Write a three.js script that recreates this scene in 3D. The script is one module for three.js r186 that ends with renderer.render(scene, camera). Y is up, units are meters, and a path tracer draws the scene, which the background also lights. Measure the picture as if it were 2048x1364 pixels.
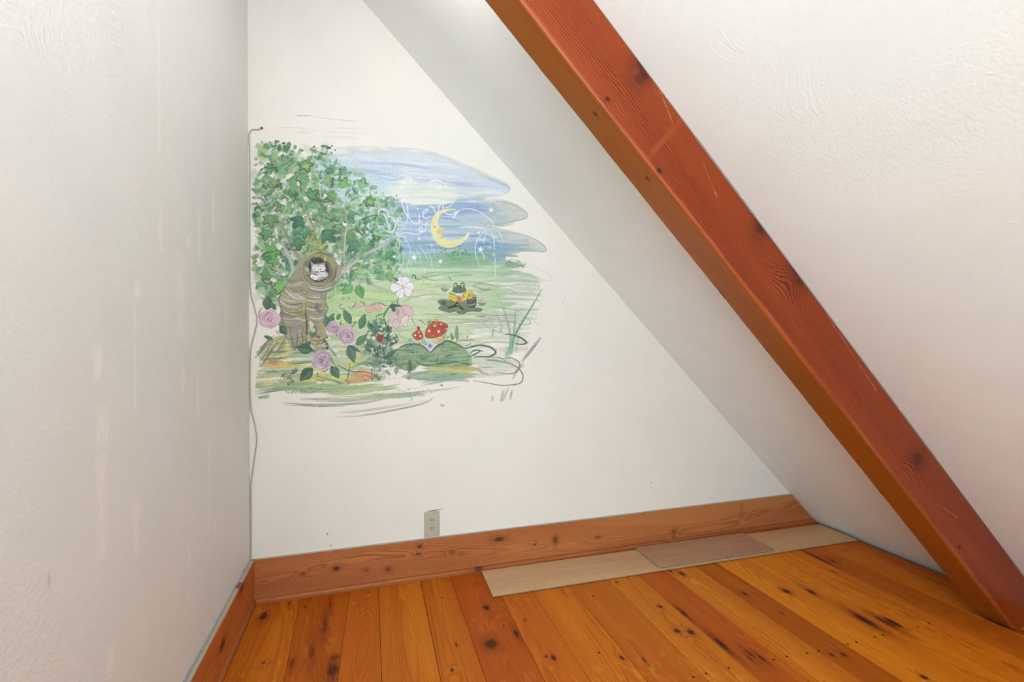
import * as THREE from 'three';
import { mergeGeometries } from 'three/addons/utils/BufferGeometryUtils.js';
import { RoundedBoxGeometry } from 'three/addons/geometries/RoundedBoxGeometry.js';
import { RectAreaLightUniformsLib } from 'three/addons/lights/RectAreaLightUniformsLib.js';

// ------------------------------------------------------------------ camera, light, exposure
// World: x runs to the right along the mural wall, y up, z towards the viewer. The lens is at x = 0, z = 0.
RectAreaLightUniformsLib.init();
const scene = new THREE.Scene();
scene.background = new THREE.Color(0xcfd8e2);
const EYE = 1.106, YAW = Math.atan2(286, 937), CY = Math.cos(YAW), SY = Math.sin(YAW), FOCAL = 937;
const camera = new THREE.PerspectiveCamera(2 * Math.atan(682 / FOCAL) * 180 / Math.PI, 2048 / 1364, 0.05, 50);
camera.position.set(0, EYE, 0);
camera.lookAt(SY, EYE, -CY);
const renderer = new THREE.WebGLRenderer({ antialias: true });
renderer.toneMapping = THREE.LinearToneMapping;
renderer.toneMappingExposure = 0.95;
renderer.shadowMap.enabled = true;

// Added lamps and window, all unseen, placed to light the attic (their fittings are built further down).
const LAMP_AT = new THREE.Vector3(-0.18, 2.18, -0.2), LAMP_POWER = 2.3, LAMP_SIZE = 0.05, LAMP_COLOR = new THREE.Color(0.93, 0.98, 1.03);
const LAMP2_AT = new THREE.Vector3(0.12, 2.3, -1.38), LAMP2_POWER = 0.36;
const ADDED_WINDOW = { x: -1.0, y: 1.1, w: 2.6, h: 1.9, power: 8.1 }, WINDOW_FILL = new THREE.Color(0.79, 0.99, 1.05);
const ADDED_STAND_LAMP = { x: -0.85, y: 0.95, z: -0.05, power: 1.3 };
const REAR = 2.3;                                    // z of the wall behind the viewer

// ------------------------------------------------------------------ measures of the room (metres)
const SLOPE = 2.618;                                 // the sloped ceiling is the plane x + y = SLOPE
const BACK = -2.222;                                 // face of the mural wall
const LEFT = (y) => -0.4812 - 0.0045 * (y - 0.2);    // face of the left wall, a little out of plumb
const KICK = 0.18;                                   // height of the baseboards

// ------------------------------------------------------------------ small helpers
let seed = 1;
const srand = (n) => { seed = n >>> 0; };
const rnd = () => { seed = (seed + 0x6d2b79f5) >>> 0; let t = seed; t = Math.imul(t ^ (t >>> 15), t | 1); t ^= t + Math.imul(t ^ (t >>> 7), t | 61); return ((t ^ (t >>> 14)) >>> 0) / 4294967296; };
const rr = (a, b) => a + (b - a) * rnd();
const pick = (a) => a[Math.floor(rnd() * a.length)];
const lerp = (a, b, t) => a + (b - a) * t;
const clamp = (x, a = 0, b = 1) => Math.min(b, Math.max(a, x));
const sstep = (a, b, x) => { const t = clamp((x - a) / (b - a)); return t * t * (3 - 2 * t); };
function hash(ix, iy, s) { let h = Math.imul(ix, 374761393) ^ Math.imul(iy, 668265263) ^ Math.imul(s, 1274126177); h = Math.imul(h ^ (h >>> 13), 1274126177); return ((h ^ (h >>> 16)) >>> 0) / 4294967296; }
function noise(x, y, s = 0) {                        // smooth value noise, 0..1
  const ix = Math.floor(x), iy = Math.floor(y), fx = x - ix, fy = y - iy, u = fx * fx * (3 - 2 * fx), v = fy * fy * (3 - 2 * fy);
  const a = hash(ix, iy, s), b = hash(ix + 1, iy, s), c = hash(ix, iy + 1, s), d = hash(ix + 1, iy + 1, s);
  return a + (b - a) * u + (c - a) * v + (a - b - c + d) * u * v;
}
const fbm = (x, y, s = 0) => noise(x, y, s) * 0.55 + noise(x * 2.1, y * 2.1, s + 7) * 0.28 + noise(x * 4.3, y * 4.3, s + 13) * 0.17;
function tag(o, label, category, group) { o.userData.label = label; o.userData.category = category; if (group) o.userData.group = group; return o; }
function structure(o) { o.userData.kind = 'structure'; return o; }
function mesh(name, geometry, material, parent = scene) { const m = new THREE.Mesh(geometry, material); m.name = name; m.castShadow = m.receiveShadow = true; parent.add(m); return m; }
function group(name, parent = scene) { const g = new THREE.Group(); g.name = name; parent.add(g); return g; }
function dataTexture(w, h, fill, srgb) {             // fill(x, y, out) with 0..255 values; row 0 lies at v = 0
  const a = new Uint8Array(w * h * 4), o = [0, 0, 0, 255];
  for (let y = 0, k = 0; y < h; y++) for (let x = 0; x < w; x++, k += 4) { o[3] = 255; fill(x, y, o); a[k] = clamp(o[0], 0, 255); a[k + 1] = clamp(o[1], 0, 255); a[k + 2] = clamp(o[2], 0, 255); a[k + 3] = o[3]; }
  const t = new THREE.DataTexture(a, w, h, THREE.RGBAFormat);
  t.magFilter = THREE.LinearFilter; t.minFilter = THREE.LinearMipmapLinearFilter; t.generateMipmaps = true;
  if (srgb) t.colorSpace = THREE.SRGBColorSpace;
  t.needsUpdate = true; return t;
}
function canvasTexture(c, srgb) { const t = new THREE.CanvasTexture(c); if (srgb) t.colorSpace = THREE.SRGBColorSpace; return t; }
function newCanvas(w, h) { const c = document.createElement('canvas'); c.width = w; c.height = h; return c; }
// A bar: a closed 2-D section swept along a length; place(p, q, l) gives the world point, uv(x, y, z, n) the texture point.
function bar(section, length, place, uv, steps = 1) {
  const g = new THREE.ExtrudeGeometry(new THREE.Shape(section.map(([p, q]) => new THREE.Vector2(p, q))), { depth: length, steps, bevelEnabled: false, curveSegments: 1 });
  const P = g.attributes.position, v = new THREE.Vector3();
  const O = new THREE.Vector3(...place(0.01, 0.01, 0.01)), X = new THREE.Vector3(...place(0.02, 0.01, 0.01)).sub(O), Y = new THREE.Vector3(...place(0.01, 0.02, 0.01)).sub(O), Z = new THREE.Vector3(...place(0.01, 0.01, 0.02)).sub(O);
  for (let i = 0; i < P.count; i++) { v.fromBufferAttribute(P, i); P.setXYZ(i, ...place(v.x, v.y, v.z)); }
  if (X.cross(Y).dot(Z) < 0) for (let i = 0; i < P.count; i += 3) { const a = new THREE.Vector3().fromBufferAttribute(P, i + 1), b = new THREE.Vector3().fromBufferAttribute(P, i + 2); P.setXYZ(i + 1, b.x, b.y, b.z); P.setXYZ(i + 2, a.x, a.y, a.z); }
  g.computeVertexNormals();
  if (uv) { const N = g.attributes.normal, U = g.attributes.uv; for (let i = 0; i < P.count; i++) U.setXY(i, ...uv(P.getX(i), P.getY(i), P.getZ(i), [N.getX(i), N.getY(i), N.getZ(i)])); }
  return g;
}
const rect = (p0, q0, p1, q1) => [[p0, q0], [p1, q0], [p1, q1], [p0, q1]];
const chamfered = (p0, q0, p1, q1, c) => [[p0, q0], [p1, q0], [p1, q1 - c], [p1 - c, q1], [p0 + c, q1], [p0, q1 - c]];   // chamfer on the q1 side

// ------------------------------------------------------------------ wood
// grain(a, b, board): a along the board, b across it, both in metres; returns [late wood 0..1, tone -1..1, knot 0..1, halo 0..1]
function grain(a, b, o) {
  const s = o.seed;
  let push = 0, knot = 0, halo = 0, ring = 0;
  for (const k of o.knots || []) {
    const dx = (a - k.a), dy = (b - k.b), q2 = (dx / (k.ra)) ** 2 + (dy / (k.rb)) ** 2;
    if (q2 > 60) continue;
    const wob = 1 + 0.25 * (noise(dx * 90 + k.a * 31, dy * 90, s + 3) - 0.5);
    const q = Math.sqrt(q2) * wob;
    push += (k.push ?? 1) * 1.6 * Math.exp(-q2 / 5);
    knot = Math.max(knot, (k.dark ?? 1) * (1 - sstep(0.45, 1.15, q)) * (0.75 + 0.4 * noise(dx * 400, dy * 700, s + 11)));
    ring = Math.max(ring, (k.rim ?? 0.35) * Math.exp(-((q - 1.12) ** 2) / 0.05));
    const h2 = (dx / (k.ra * (k.tail ?? 3))) ** 2 + (dy / (k.rb * 1.7)) ** 2;
    halo = Math.max(halo, (k.halo ?? 0.5) * Math.exp(-h2 * 1.6) * (0.6 + 0.8 * noise(a * 25, b * 260, s + 5)));
  }
  const wob = (noise(a * 1.6, s * 3.1, s) - 0.5) * (o.wander ?? 0.05) + (noise(a * 6, s * 1.7, s + 1) - 0.5) * 0.008;
  const cb = b - (o.centre ?? 0.07) - wob;
  const hgt = 0.012 + 0.05 * noise(a * (o.flame ?? 1.3) + s, 0.5, s + 2) + (o.rise ?? 0.02) * a;
  const r = Math.sqrt(cb * cb + hgt * hgt);
  const ph = r * (o.rings ?? 170) + push + 0.6 * noise(a * 5, b * 50, s + 4) + 0.25 * noise(a * 40, b * 200, s + 14);
  const f = ph - Math.floor(ph);
  let late = sstep(0.35, 0.86, f) * (1 - sstep(0.9, 1, f));
  late *= (0.35 + 0.8 * noise(a * 2.2, b * 26, s + 6)) * (0.75 + 0.4 * noise(a * 60, b * 700, s + 15));
  const tone = (fbm(a * 1.1 + s, b * 14, s + 8) - 0.5) * 1.5 + (noise(a * 4, b * 420, s + 9) - 0.5) * 0.35 + (noise(a * 40, b * 900, s + 10) - 0.5) * 0.22;
  return [late, tone, knot, halo, ring];
}
function woodColor(out, g, pal) {
  const [late, tone, knot, halo, ring] = g, t = clamp(0.5 + tone * 0.8), m = pal.late ?? 0.6;
  for (let i = 0; i < 3; i++) {
    let v = lerp(pal.red[i], pal.gold[i], t);
    v = lerp(v, pal.line[i], late * m);
    v = lerp(v, pal.halo[i], clamp(halo));
    v = lerp(v, pal.gold[i] * 1.02, clamp(ring) * 0.4);
    v = lerp(v, pal.knot[i], clamp(knot));
    out[i] = v;
  }
}

// ------------------------------------------------------------------ plaster
// Height map of hand-trowelled, roller-painted plaster: grey canvas with grain, soft waves and trowel ridges.
function plasterBump(w, h, wide, high, s, o, draw) {
  const c = newCanvas(w, h), x2 = c.getContext('2d'), im = x2.createImageData(w, h), D = im.data;
  for (let y = 0, k = 0; y < h; y++) for (let x = 0; x < w; x++, k += 4) {
    const X = x / w * wide, Y = y / h * high, rough = sstep(0.35, 0.75, noise(X * 5, Y * 4, s + 20));
    const peel = noise(X * 170 + Y * 25, Y * 240, s) * 0.6 + noise(X * 330, Y * 420 + X * 40, s + 1) * 0.4;
    const wave = fbm(X * 7, Y * 7, s + 2);
    D[k] = D[k + 1] = D[k + 2] = 128 + (peel - 0.5) * (o.peel ?? 60) * (0.45 + 0.8 * rough) + (wave - 0.5) * (o.wave ?? 60);
    D[k + 3] = 255;
  }
  x2.putImageData(im, 0, 0);
  if (draw) { x2.save(); x2.scale(w / wide, h / high); x2.lineCap = 'round'; draw(x2); x2.restore(); }
  return canvasTexture(c);
}
function ridges(x2, x, y, r, n, ang, spread, len, gap, strong) {     // a fan of shallow arcs left by a trowel
  for (let i = 0; i < n; i++) {
    const d = (i - n / 2) * gap, a = ang + rr(-0.05, 0.05), px = x + Math.cos(a + Math.PI / 2) * d + rr(-spread, spread), py = y + Math.sin(a + Math.PI / 2) * d + rr(-spread, spread);
    const l = len * rr(0.5, 1.1), bend = r * l * l * rr(0.7, 1.3), up = rnd() < 0.62;
    x2.strokeStyle = up ? `rgba(255,255,255,${strong * rr(0.4, 1)})` : `rgba(0,0,0,${strong * rr(0.3, 0.8)})`;
    x2.lineWidth = rr(0.0012, 0.003);
    x2.beginPath(); x2.moveTo(px - Math.cos(a) * l / 2, py - Math.sin(a) * l / 2);
    x2.quadraticCurveTo(px - Math.sin(a) * bend, py + Math.cos(a) * bend, px + Math.cos(a) * l / 2, py + Math.sin(a) * l / 2); x2.stroke();
  }
}
// Wall paint with a slightly uneven colour; sheen of glossier touched-up patches goes in as paler colour.
function paintMaps(w, h, wide, high, s, base, draw) {
  const col = newCanvas(w, h), x2 = col.getContext('2d'), im = x2.createImageData(w, h), D = im.data;
  for (let y = 0, k = 0; y < h; y++) for (let x = 0; x < w; x++, k += 4) {
    const X = x / w * wide, Y = y / h * high, v = 1 + (fbm(X * 9, Y * 6, s) - 0.5) * 0.024 + (noise(X * 300, Y * 300, s + 3) - 0.5) * 0.02, warm = (fbm(X * 3.3, Y * 3.3, s + 9) - 0.5) * 5;
    D[k] = base[0] * v + warm; D[k + 1] = base[1] * v; D[k + 2] = base[2] * v - warm; D[k + 3] = 255;
  }
  x2.putImageData(im, 0, 0);
  if (draw) { x2.save(); x2.scale(w / wide, h / high); draw(x2); x2.restore(); }
  return canvasTexture(col, true);
}
const WALL_PAINT = [229, 226, 219];

// --- left wall: u from z = -2.25 forwards 1.65 m, v from y = 0 up 2.65 m
srand(11);
const leftBump = plasterBump(1280, 2048, 1.65, 2.65, 3, { peel: 56, wave: 50 }, (x) => {
  const at = (y, d) => [2.25 - d, 2.65 - y];
  for (const [y, d, n, a, l] of [[1.66, 1.0, 26, -0.75, 0.06], [1.6, 0.99, 22, -0.9, 0.06], [1.62, 0.9, 20, -1.1, 0.05], [1.57, 0.9, 14, -1.2, 0.04], [1.74, 1.13, 18, 0.35, 0.05], [1.72, 1.1, 14, -0.9, 0.05], [1.5, 0.95, 18, -0.3, 0.07], [1.3, 0.85, 16, -0.8, 0.08], [1.15, 0.95, 18, -0.7, 0.09], [1.0, 0.9, 14, -0.7, 0.08], [1.9, 1.3, 18, -1.2, 0.08], [1.7, 1.7, 10, 1.1, 0.12]]) ridges(x, ...at(y, d), 2.2, n, a, 0.004, l, 0.0048, y > 1.52 ? 0.42 : 0.16);
});
const sheenStreaks = [[1.353, 1.101, 1.47, 0.045], [1.242, 1.198, 1.222, 0.02], [1.189, 0.943, 1.21, 0.006], [1.453, 1.32, 1.345, 0.012], [1.411, 1.359, 1.53, 0.012], [1.302, 1.106, 1.885, 0.03], [1.102, 1.031, 1.065, 0.02], [0.99, 0.899, 1.08, 0.03], [1.041, 0.961, 1.482, 0.02], [1.014, 0.873, 1.597, 0.014], [0.899, 0.68, 1.076, 0.024], [0.766, 0.633, 1.212, 0.022], [0.555, 0.353, 1.52, 0.008], [0.527, 0.449, 1.75, 0.01], [0.52, 0.443, 1.103, 0.02], [1.9, 1.55, 1.34, 0.01], [1.5, 1.34, 1.62, 0.015], [0.8, 0.5, 1.7, 0.02], [1.6, 1.45, 1.75, 0.02]];
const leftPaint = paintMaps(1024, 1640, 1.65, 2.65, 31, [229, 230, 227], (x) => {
  for (const [y1, y0, d, w] of sheenStreaks) for (let i = 0, n = 60 + (y1 - y0) * w * 90000; i < n; i++) { // pale specks paint in the sheen of glossier touched-up patches
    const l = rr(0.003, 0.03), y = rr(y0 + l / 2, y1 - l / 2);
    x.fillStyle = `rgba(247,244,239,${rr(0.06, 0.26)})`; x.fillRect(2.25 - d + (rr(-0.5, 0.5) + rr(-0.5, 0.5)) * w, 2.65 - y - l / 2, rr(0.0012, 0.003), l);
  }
  x.fillStyle = 'rgba(170,168,162,0.35)'; x.beginPath(); x.ellipse(2.25 - 0.922, 2.65 - 0.728, 0.004, 0.012, 0, 0, 7); x.fill();
});
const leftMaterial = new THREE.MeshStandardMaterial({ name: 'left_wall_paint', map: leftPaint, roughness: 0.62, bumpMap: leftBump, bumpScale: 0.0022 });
for (const t of [leftBump, leftPaint]) { t.wrapS = THREE.MirroredRepeatWrapping; t.wrapT = THREE.ClampToEdgeWrapping; }

// --- mural wall: u from x = -0.5 right 3.15 m, v from y = 0 up 3.15 m
srand(12);
const backBump = plasterBump(1600, 1600, 3.15, 3.15, 5, { peel: 34, wave: 60 }, (x) => { for (let i = 0; i < 26; i++) ridges(x, rr(0, 2.6), rr(0.2, 3.1), 1.6, 10, rr(-1, 1), 0.02, rr(0.08, 0.2), 0.009, 0.07); });
const backPaint = paintMaps(1024, 1024, 3.15, 3.15, 41, [229, 225, 218]);
const backMaterial = new THREE.MeshStandardMaterial({ name: 'back_wall_paint', map: backPaint, roughness: 0.7, bumpMap: backBump, bumpScale: 0.002 });

// --- sloped ceiling: u along the slope from s = -2.55 down 4.4 m, v along z from -2.25 forwards 1.9 m
srand(13);
const ceilingBump = plasterBump(2048, 1024, 4.4, 1.9, 7, { peel: 52, wave: 80 }, (x) => {
  const at = (s, d) => [s + 2.55, 1.9 - (2.25 - d)];
  for (let i = 0; i < 34; i++) ridges(x, ...at(rr(-0.6, 0.9), rr(0.4, 1.1)), 1.2, 14, rr(0.9, 1.7), 0.006, rr(0.1, 0.26), 0.0065, 0.2);
  for (let i = 0; i < 8; i++) ridges(x, ...at(rr(-0.75, -0.4), rr(0.75, 1.0)), 2.5, 16, rr(-0.5, 1.2), 0.005, rr(0.06, 0.12), 0.005, 0.26);
  for (let i = 0; i < 12; i++) ridges(x, ...at(rr(-1.3, 1), rr(1.3, 2.1)), 1.5, 10, rr(-1, 1), 0.01, rr(0.1, 0.2), 0.008, 0.1);
  for (let i = 0; i < 46; i++) { const [u, v] = at(rr(-0.6, 1), rr(0.4, 1.1)); x.fillStyle = 'rgba(255,255,255,0.7)'; x.beginPath(); x.ellipse(u, v, rr(0.0015, 0.004), rr(0.0012, 0.002), rr(0, 3), 0, 7); x.fill(); }
});
const ceilingPaint = paintMaps(1024, 512, 4.4, 1.9, 51, [231, 232, 229]);
const ceilingMaterial = new THREE.MeshStandardMaterial({ name: 'ceiling_paint', map: ceilingPaint, roughness: 0.6, bumpMap: ceilingBump, bumpScale: 0.0018 });
for (const t of [ceilingBump, ceilingPaint]) { t.wrapS = THREE.ClampToEdgeWrapping; t.wrapT = THREE.MirroredRepeatWrapping; }

// ------------------------------------------------------------------ shell of the room
const WALL_END = -0.42, RIDGE = -0.95;
const plain = new THREE.MeshStandardMaterial({ name: 'plain_wall_paint', color: new THREE.Color(0.80, 0.785, 0.745), roughness: 0.7 });
{ // left wall, leaning by 4.5 mm per metre, 10 cm thick; it ends beside the viewer, where the attic opens to the left
  const g = bar(rect(-0.1, -0.05, 0, 3.3), WALL_END - (BACK - 0.1), (p, q, l) => [LEFT(q) + p, q, BACK - 0.1 + l], (x, y, z) => [(z + 2.25) / 1.65, y / 2.65], 1);
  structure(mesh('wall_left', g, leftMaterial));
}
const ridge = SLOPE - RIDGE;                                                           // height of the ridge, which stands over x = RIDGE
const wallBack = structure(group('wall_back'));
mesh('plaster_face', bar([[-0.6, -0.05], [SLOPE + 0.05, -0.05], [SLOPE + 0.12, 0.02], [-0.6, SLOPE + 0.75]], 0.1, (p, q, l) => [p, q, BACK - 0.1 + l], (x, y) => [(x + 0.5) / 3.15, y / 3.15]), backMaterial, wallBack);
structure(mesh('wall_side', bar([[2 * RIDGE - SLOPE - 0.1, -0.05], [-0.5, -0.05], [-0.5, SLOPE + 0.6], [RIDGE, ridge + 0.1]], 0.1, (p, q, l) => [p, q, WALL_END - 0.1 + l]), plain));
structure(mesh('wall_rear', (() => { // behind the viewer, with an opening for the added window
  const sh = new THREE.Shape([[2 * RIDGE - SLOPE - 0.12, -0.05], [SLOPE + 0.12, -0.05], [RIDGE, ridge + 0.15]].map((p) => new THREE.Vector2(...p)));
  const W = ADDED_WINDOW, hole = new THREE.Path([[W.x - W.w / 2, W.y - W.h / 2], [W.x - W.w / 2, W.y + W.h / 2], [W.x + W.w / 2, W.y + W.h / 2], [W.x + W.w / 2, W.y - W.h / 2]].map((p) => new THREE.Vector2(...p)));
  sh.holes.push(hole);
  return new THREE.ExtrudeGeometry(sh, { depth: 0.1, bevelEnabled: false }).translate(0, 0, REAR);
})(), plain));
{ // the two slopes of the roof, 10 cm thick
  const r2 = Math.SQRT1_2, both = structure(group('ceiling')), top = (RIDGE - SLOPE / 2) / r2;
  mesh('right_slope', bar(rect(top - 0.05, 0, 1.95, 0.1), REAR + 0.1 - (BACK - 0.1), (s, t, l) => [SLOPE / 2 + (s + t) * r2, SLOPE / 2 + (t - s) * r2, BACK - 0.1 + l], (x, y, z) => [((x - y) * r2 + 2.55) / 4.4, (z + 2.25) / 1.9]), ceilingMaterial, both);
  mesh('left_slope', bar(rect(top - 0.05, 0, 1.95, 0.1), REAR + 0.1 - WALL_END + 0.1, (s, t, l) => [2 * RIDGE - SLOPE / 2 - (s + t) * r2, SLOPE / 2 + (t - s) * r2, WALL_END - 0.1 + l]), plain, both);
}
{ // added window, unseen behind the viewer: frame, two glowing panes, area light as fill
  const W = ADDED_WINDOW, win = structure(group('added_window_1'));
  const wood = new THREE.MeshStandardMaterial({ name: 'added_frame_paint', color: new THREE.Color(0.8, 0.79, 0.76), roughness: 0.5 });
  const box = (w, h, d, x, y, z) => new RoundedBoxGeometry(w, h, d, 1, 0.004).translate(x, y, z);
  mesh('added_window_frame', mergeGeometries([box(W.w + 0.14, 0.08, 0.12, W.x, W.y + W.h / 2 + 0.03, REAR + 0.045), box(W.w + 0.2, 0.06, 0.16, W.x, W.y - W.h / 2 - 0.02, REAR + 0.04), box(0.08, W.h + 0.02, 0.12, W.x - W.w / 2 - 0.03, W.y, REAR + 0.045), box(0.08, W.h + 0.02, 0.12, W.x + W.w / 2 + 0.03, W.y, REAR + 0.045), box(0.05, W.h, 0.06, W.x, W.y, REAR + 0.06)]), wood, win);
  const glow = new THREE.MeshStandardMaterial({ name: 'added_glowing_pane', color: 0x20242a, roughness: 0.2, emissive: WINDOW_FILL, emissiveIntensity: 1.0 });
  for (const k of [-1, 1]) mesh('added_window_pane', new THREE.BoxGeometry(W.w / 2 - 0.02, W.h - 0.01, 0.006).translate(W.x + k * W.w / 4, W.y, REAR + 0.08), glow, win);
  const l = new THREE.RectAreaLight(WINDOW_FILL, W.power, W.w - 0.04, W.h - 0.04); l.name = 'window_fill_light';
  l.position.set(W.x, W.y, REAR - 0.03); l.lookAt(W.x, W.y, -5); l.castShadow = true; scene.add(l);
}
const brass = new THREE.MeshStandardMaterial({ name: 'added_lamp_brass', color: new THREE.Color(0.6, 0.42, 0.18), metalness: 1, roughness: 0.35 }), opal = new THREE.MeshStandardMaterial({ name: 'added_lamp_glass', color: 0xf2ede2, roughness: 0.3, emissive: LAMP_COLOR, emissiveIntensity: 1.1 });
function addedGlobe(name, at, power, label) { // added light fitting, out of view: opal globe on a stem from the slope
  const lamp = group(name), top = SLOPE - at.x - at.y, R = LAMP_SIZE; tag(lamp, label, 'lamp'); lamp.position.copy(at);
  mesh('stem', mergeGeometries([new THREE.CylinderGeometry(0.006, 0.006, top - R - 0.004, 10).translate(0, R + (top - R - 0.004) / 2, 0), new THREE.CylinderGeometry(0.02, 0.024, 0.02, 18).translate(0, R + 0.008, 0)]), brass, lamp);
  mesh('glass_globe', new THREE.SphereGeometry(R, 32, 20), opal, lamp);
  const l = new THREE.PointLight(LAMP_COLOR, power); l.name = name + '_light'; l.position.copy(at); l.castShadow = true; l.shadow.radius = (R - 0.004) / 0.02; scene.add(l);
}
addedGlobe('added_globe_lamp', LAMP_AT, LAMP_POWER, 'small opal globe lamp added out of view above the viewer as main light from above');
addedGlobe('added_globe_lamp_001', LAMP2_AT, LAMP2_POWER, 'small opal globe lamp added out of view between rafter and mural wall to brighten the upper wall');
{ // standing lamp added unseen, left of the viewer, to fill the right side
  const lamp = group('added_standing_lamp'), L = ADDED_STAND_LAMP; tag(lamp, 'opal globe standing lamp added out of view behind the end of the left wall as fill light', 'lamp');
  lamp.position.set(L.x, 0, L.z);
  mesh('base', new THREE.LatheGeometry([[0, 0], [0.13, 0], [0.13, 0.012], [0.03, 0.028], [0, 0.03]].map((p) => new THREE.Vector2(...p)), 32), brass, lamp);
  mesh('pole', new THREE.CylinderGeometry(0.009, 0.009, L.y - 0.085, 14).translate(0, 0.02 + (L.y - 0.085) / 2, 0), brass, lamp);
  mesh('glass_globe', new THREE.SphereGeometry(0.08, 32, 20).translate(0, L.y, 0), opal, lamp);
  const l = new THREE.PointLight(LAMP_COLOR, L.power); l.name = 'standing_fill_light'; l.position.set(L.x, L.y, L.z); l.castShadow = true; l.shadow.radius = 3.8; scene.add(l);
}

// ------------------------------------------------------------------ floor boards
// Seams between the pine boards: [x where z = -1.7, slant dx per metre of depth]
const SEAMS = [[-0.478, 0], [-0.2655, -0.036], [-0.096, 0.033], [0.04, 0], [0.2245, 0.004], [0.365, 0], [0.547, 0.004], [0.69, 0], [0.863, -0.008], [1.06, 0.006], [1.213, 0], [1.367, 0], [1.533, 0], [1.66, 0], [1.84, 0.01], [1.985, 0], [2.165, 0], [2.335, 0], [2.47, 0], [2.594, 0]];
const seamAt = (k, d) => SEAMS[k][0] + SEAMS[k][1] * (Math.max(d, 1.1) - 1.7);
const hexrgb = (h) => [h >> 16 & 255, h >> 8 & 255, h & 255];
const oiled = (h, k) => { const [r, g, b] = hexrgb(h); return [r * k, g * 0.93 * k, b * 0.62 * k]; };   // amber varnish takes out blue
const FLOOR_PALETTE = (red, gold, k) => ({ red: oiled(red, k), gold: oiled(gold, k), line: [136, 58, 12], halo: [104, 44, 22], knot: [66, 34, 20], late: 0.42 });
const BOARDS = [ // redder tone, yellower tone, grain, strength of the tone
  [0xb4621c, 0xcd7c26, { centre: 0.11, rings: 90 }, 0.97], [0xa9541d, 0xbb6722, { centre: 0.06, rings: 120 }, 0.97], [0xac5a24, 0xbf6d2a, { centre: 0.07, rings: 260, flame: 2.2 }, 1], [0xb3642a, 0xcf8433, { centre: 0.085, rings: 200, flame: 1.6 }, 1],
  [0xb0602a, 0xc97a2c, { centre: 0.05, rings: 150 }, 1], [0xa55024, 0xb86328, { centre: 0.1, rings: 170 }, 1], [0xb05c26, 0xc97a2e, { centre: 0.02, rings: 190 }, 1], [0xb96a28, 0xcf8030, { centre: 0.12, rings: 150 }, 1],
  [0xb05e26, 0xc6782e, { centre: 0.06, rings: 220, flame: 2 }, 0.98], [0xb76c2e, 0xd18838, { centre: 0.09, rings: 210 }, 1], [0xa85526, 0xbe6c2a, { centre: 0.11, rings: 180, flame: 2.4 }, 1.02], [0xb96d2c, 0xd0873a, { centre: 0.07, rings: 190, flame: 1.8 }, 1.04],
  [0xa5561a, 0xb86a1e, { centre: 0.09, rings: 130 }, 0.98], [0xb86c22, 0xd08a2c, { centre: 0.08, rings: 170 }, 1.1], [0xb4681c, 0xcb8424, { centre: 0.08, rings: 150 }, 1.12], [0xb0641c, 0xc47a22, { centre: 0.1, rings: 140 }, 1.14],
  [0xa5561a, 0xb86a1e, { centre: 0.07, rings: 140 }, 1.1], [0xb0641e, 0xc47a22, { centre: 0.05, rings: 150 }, 1.12], [0xa8581c, 0xb86a20, { centre: 0.06, rings: 150 }, 1.1]];
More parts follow.
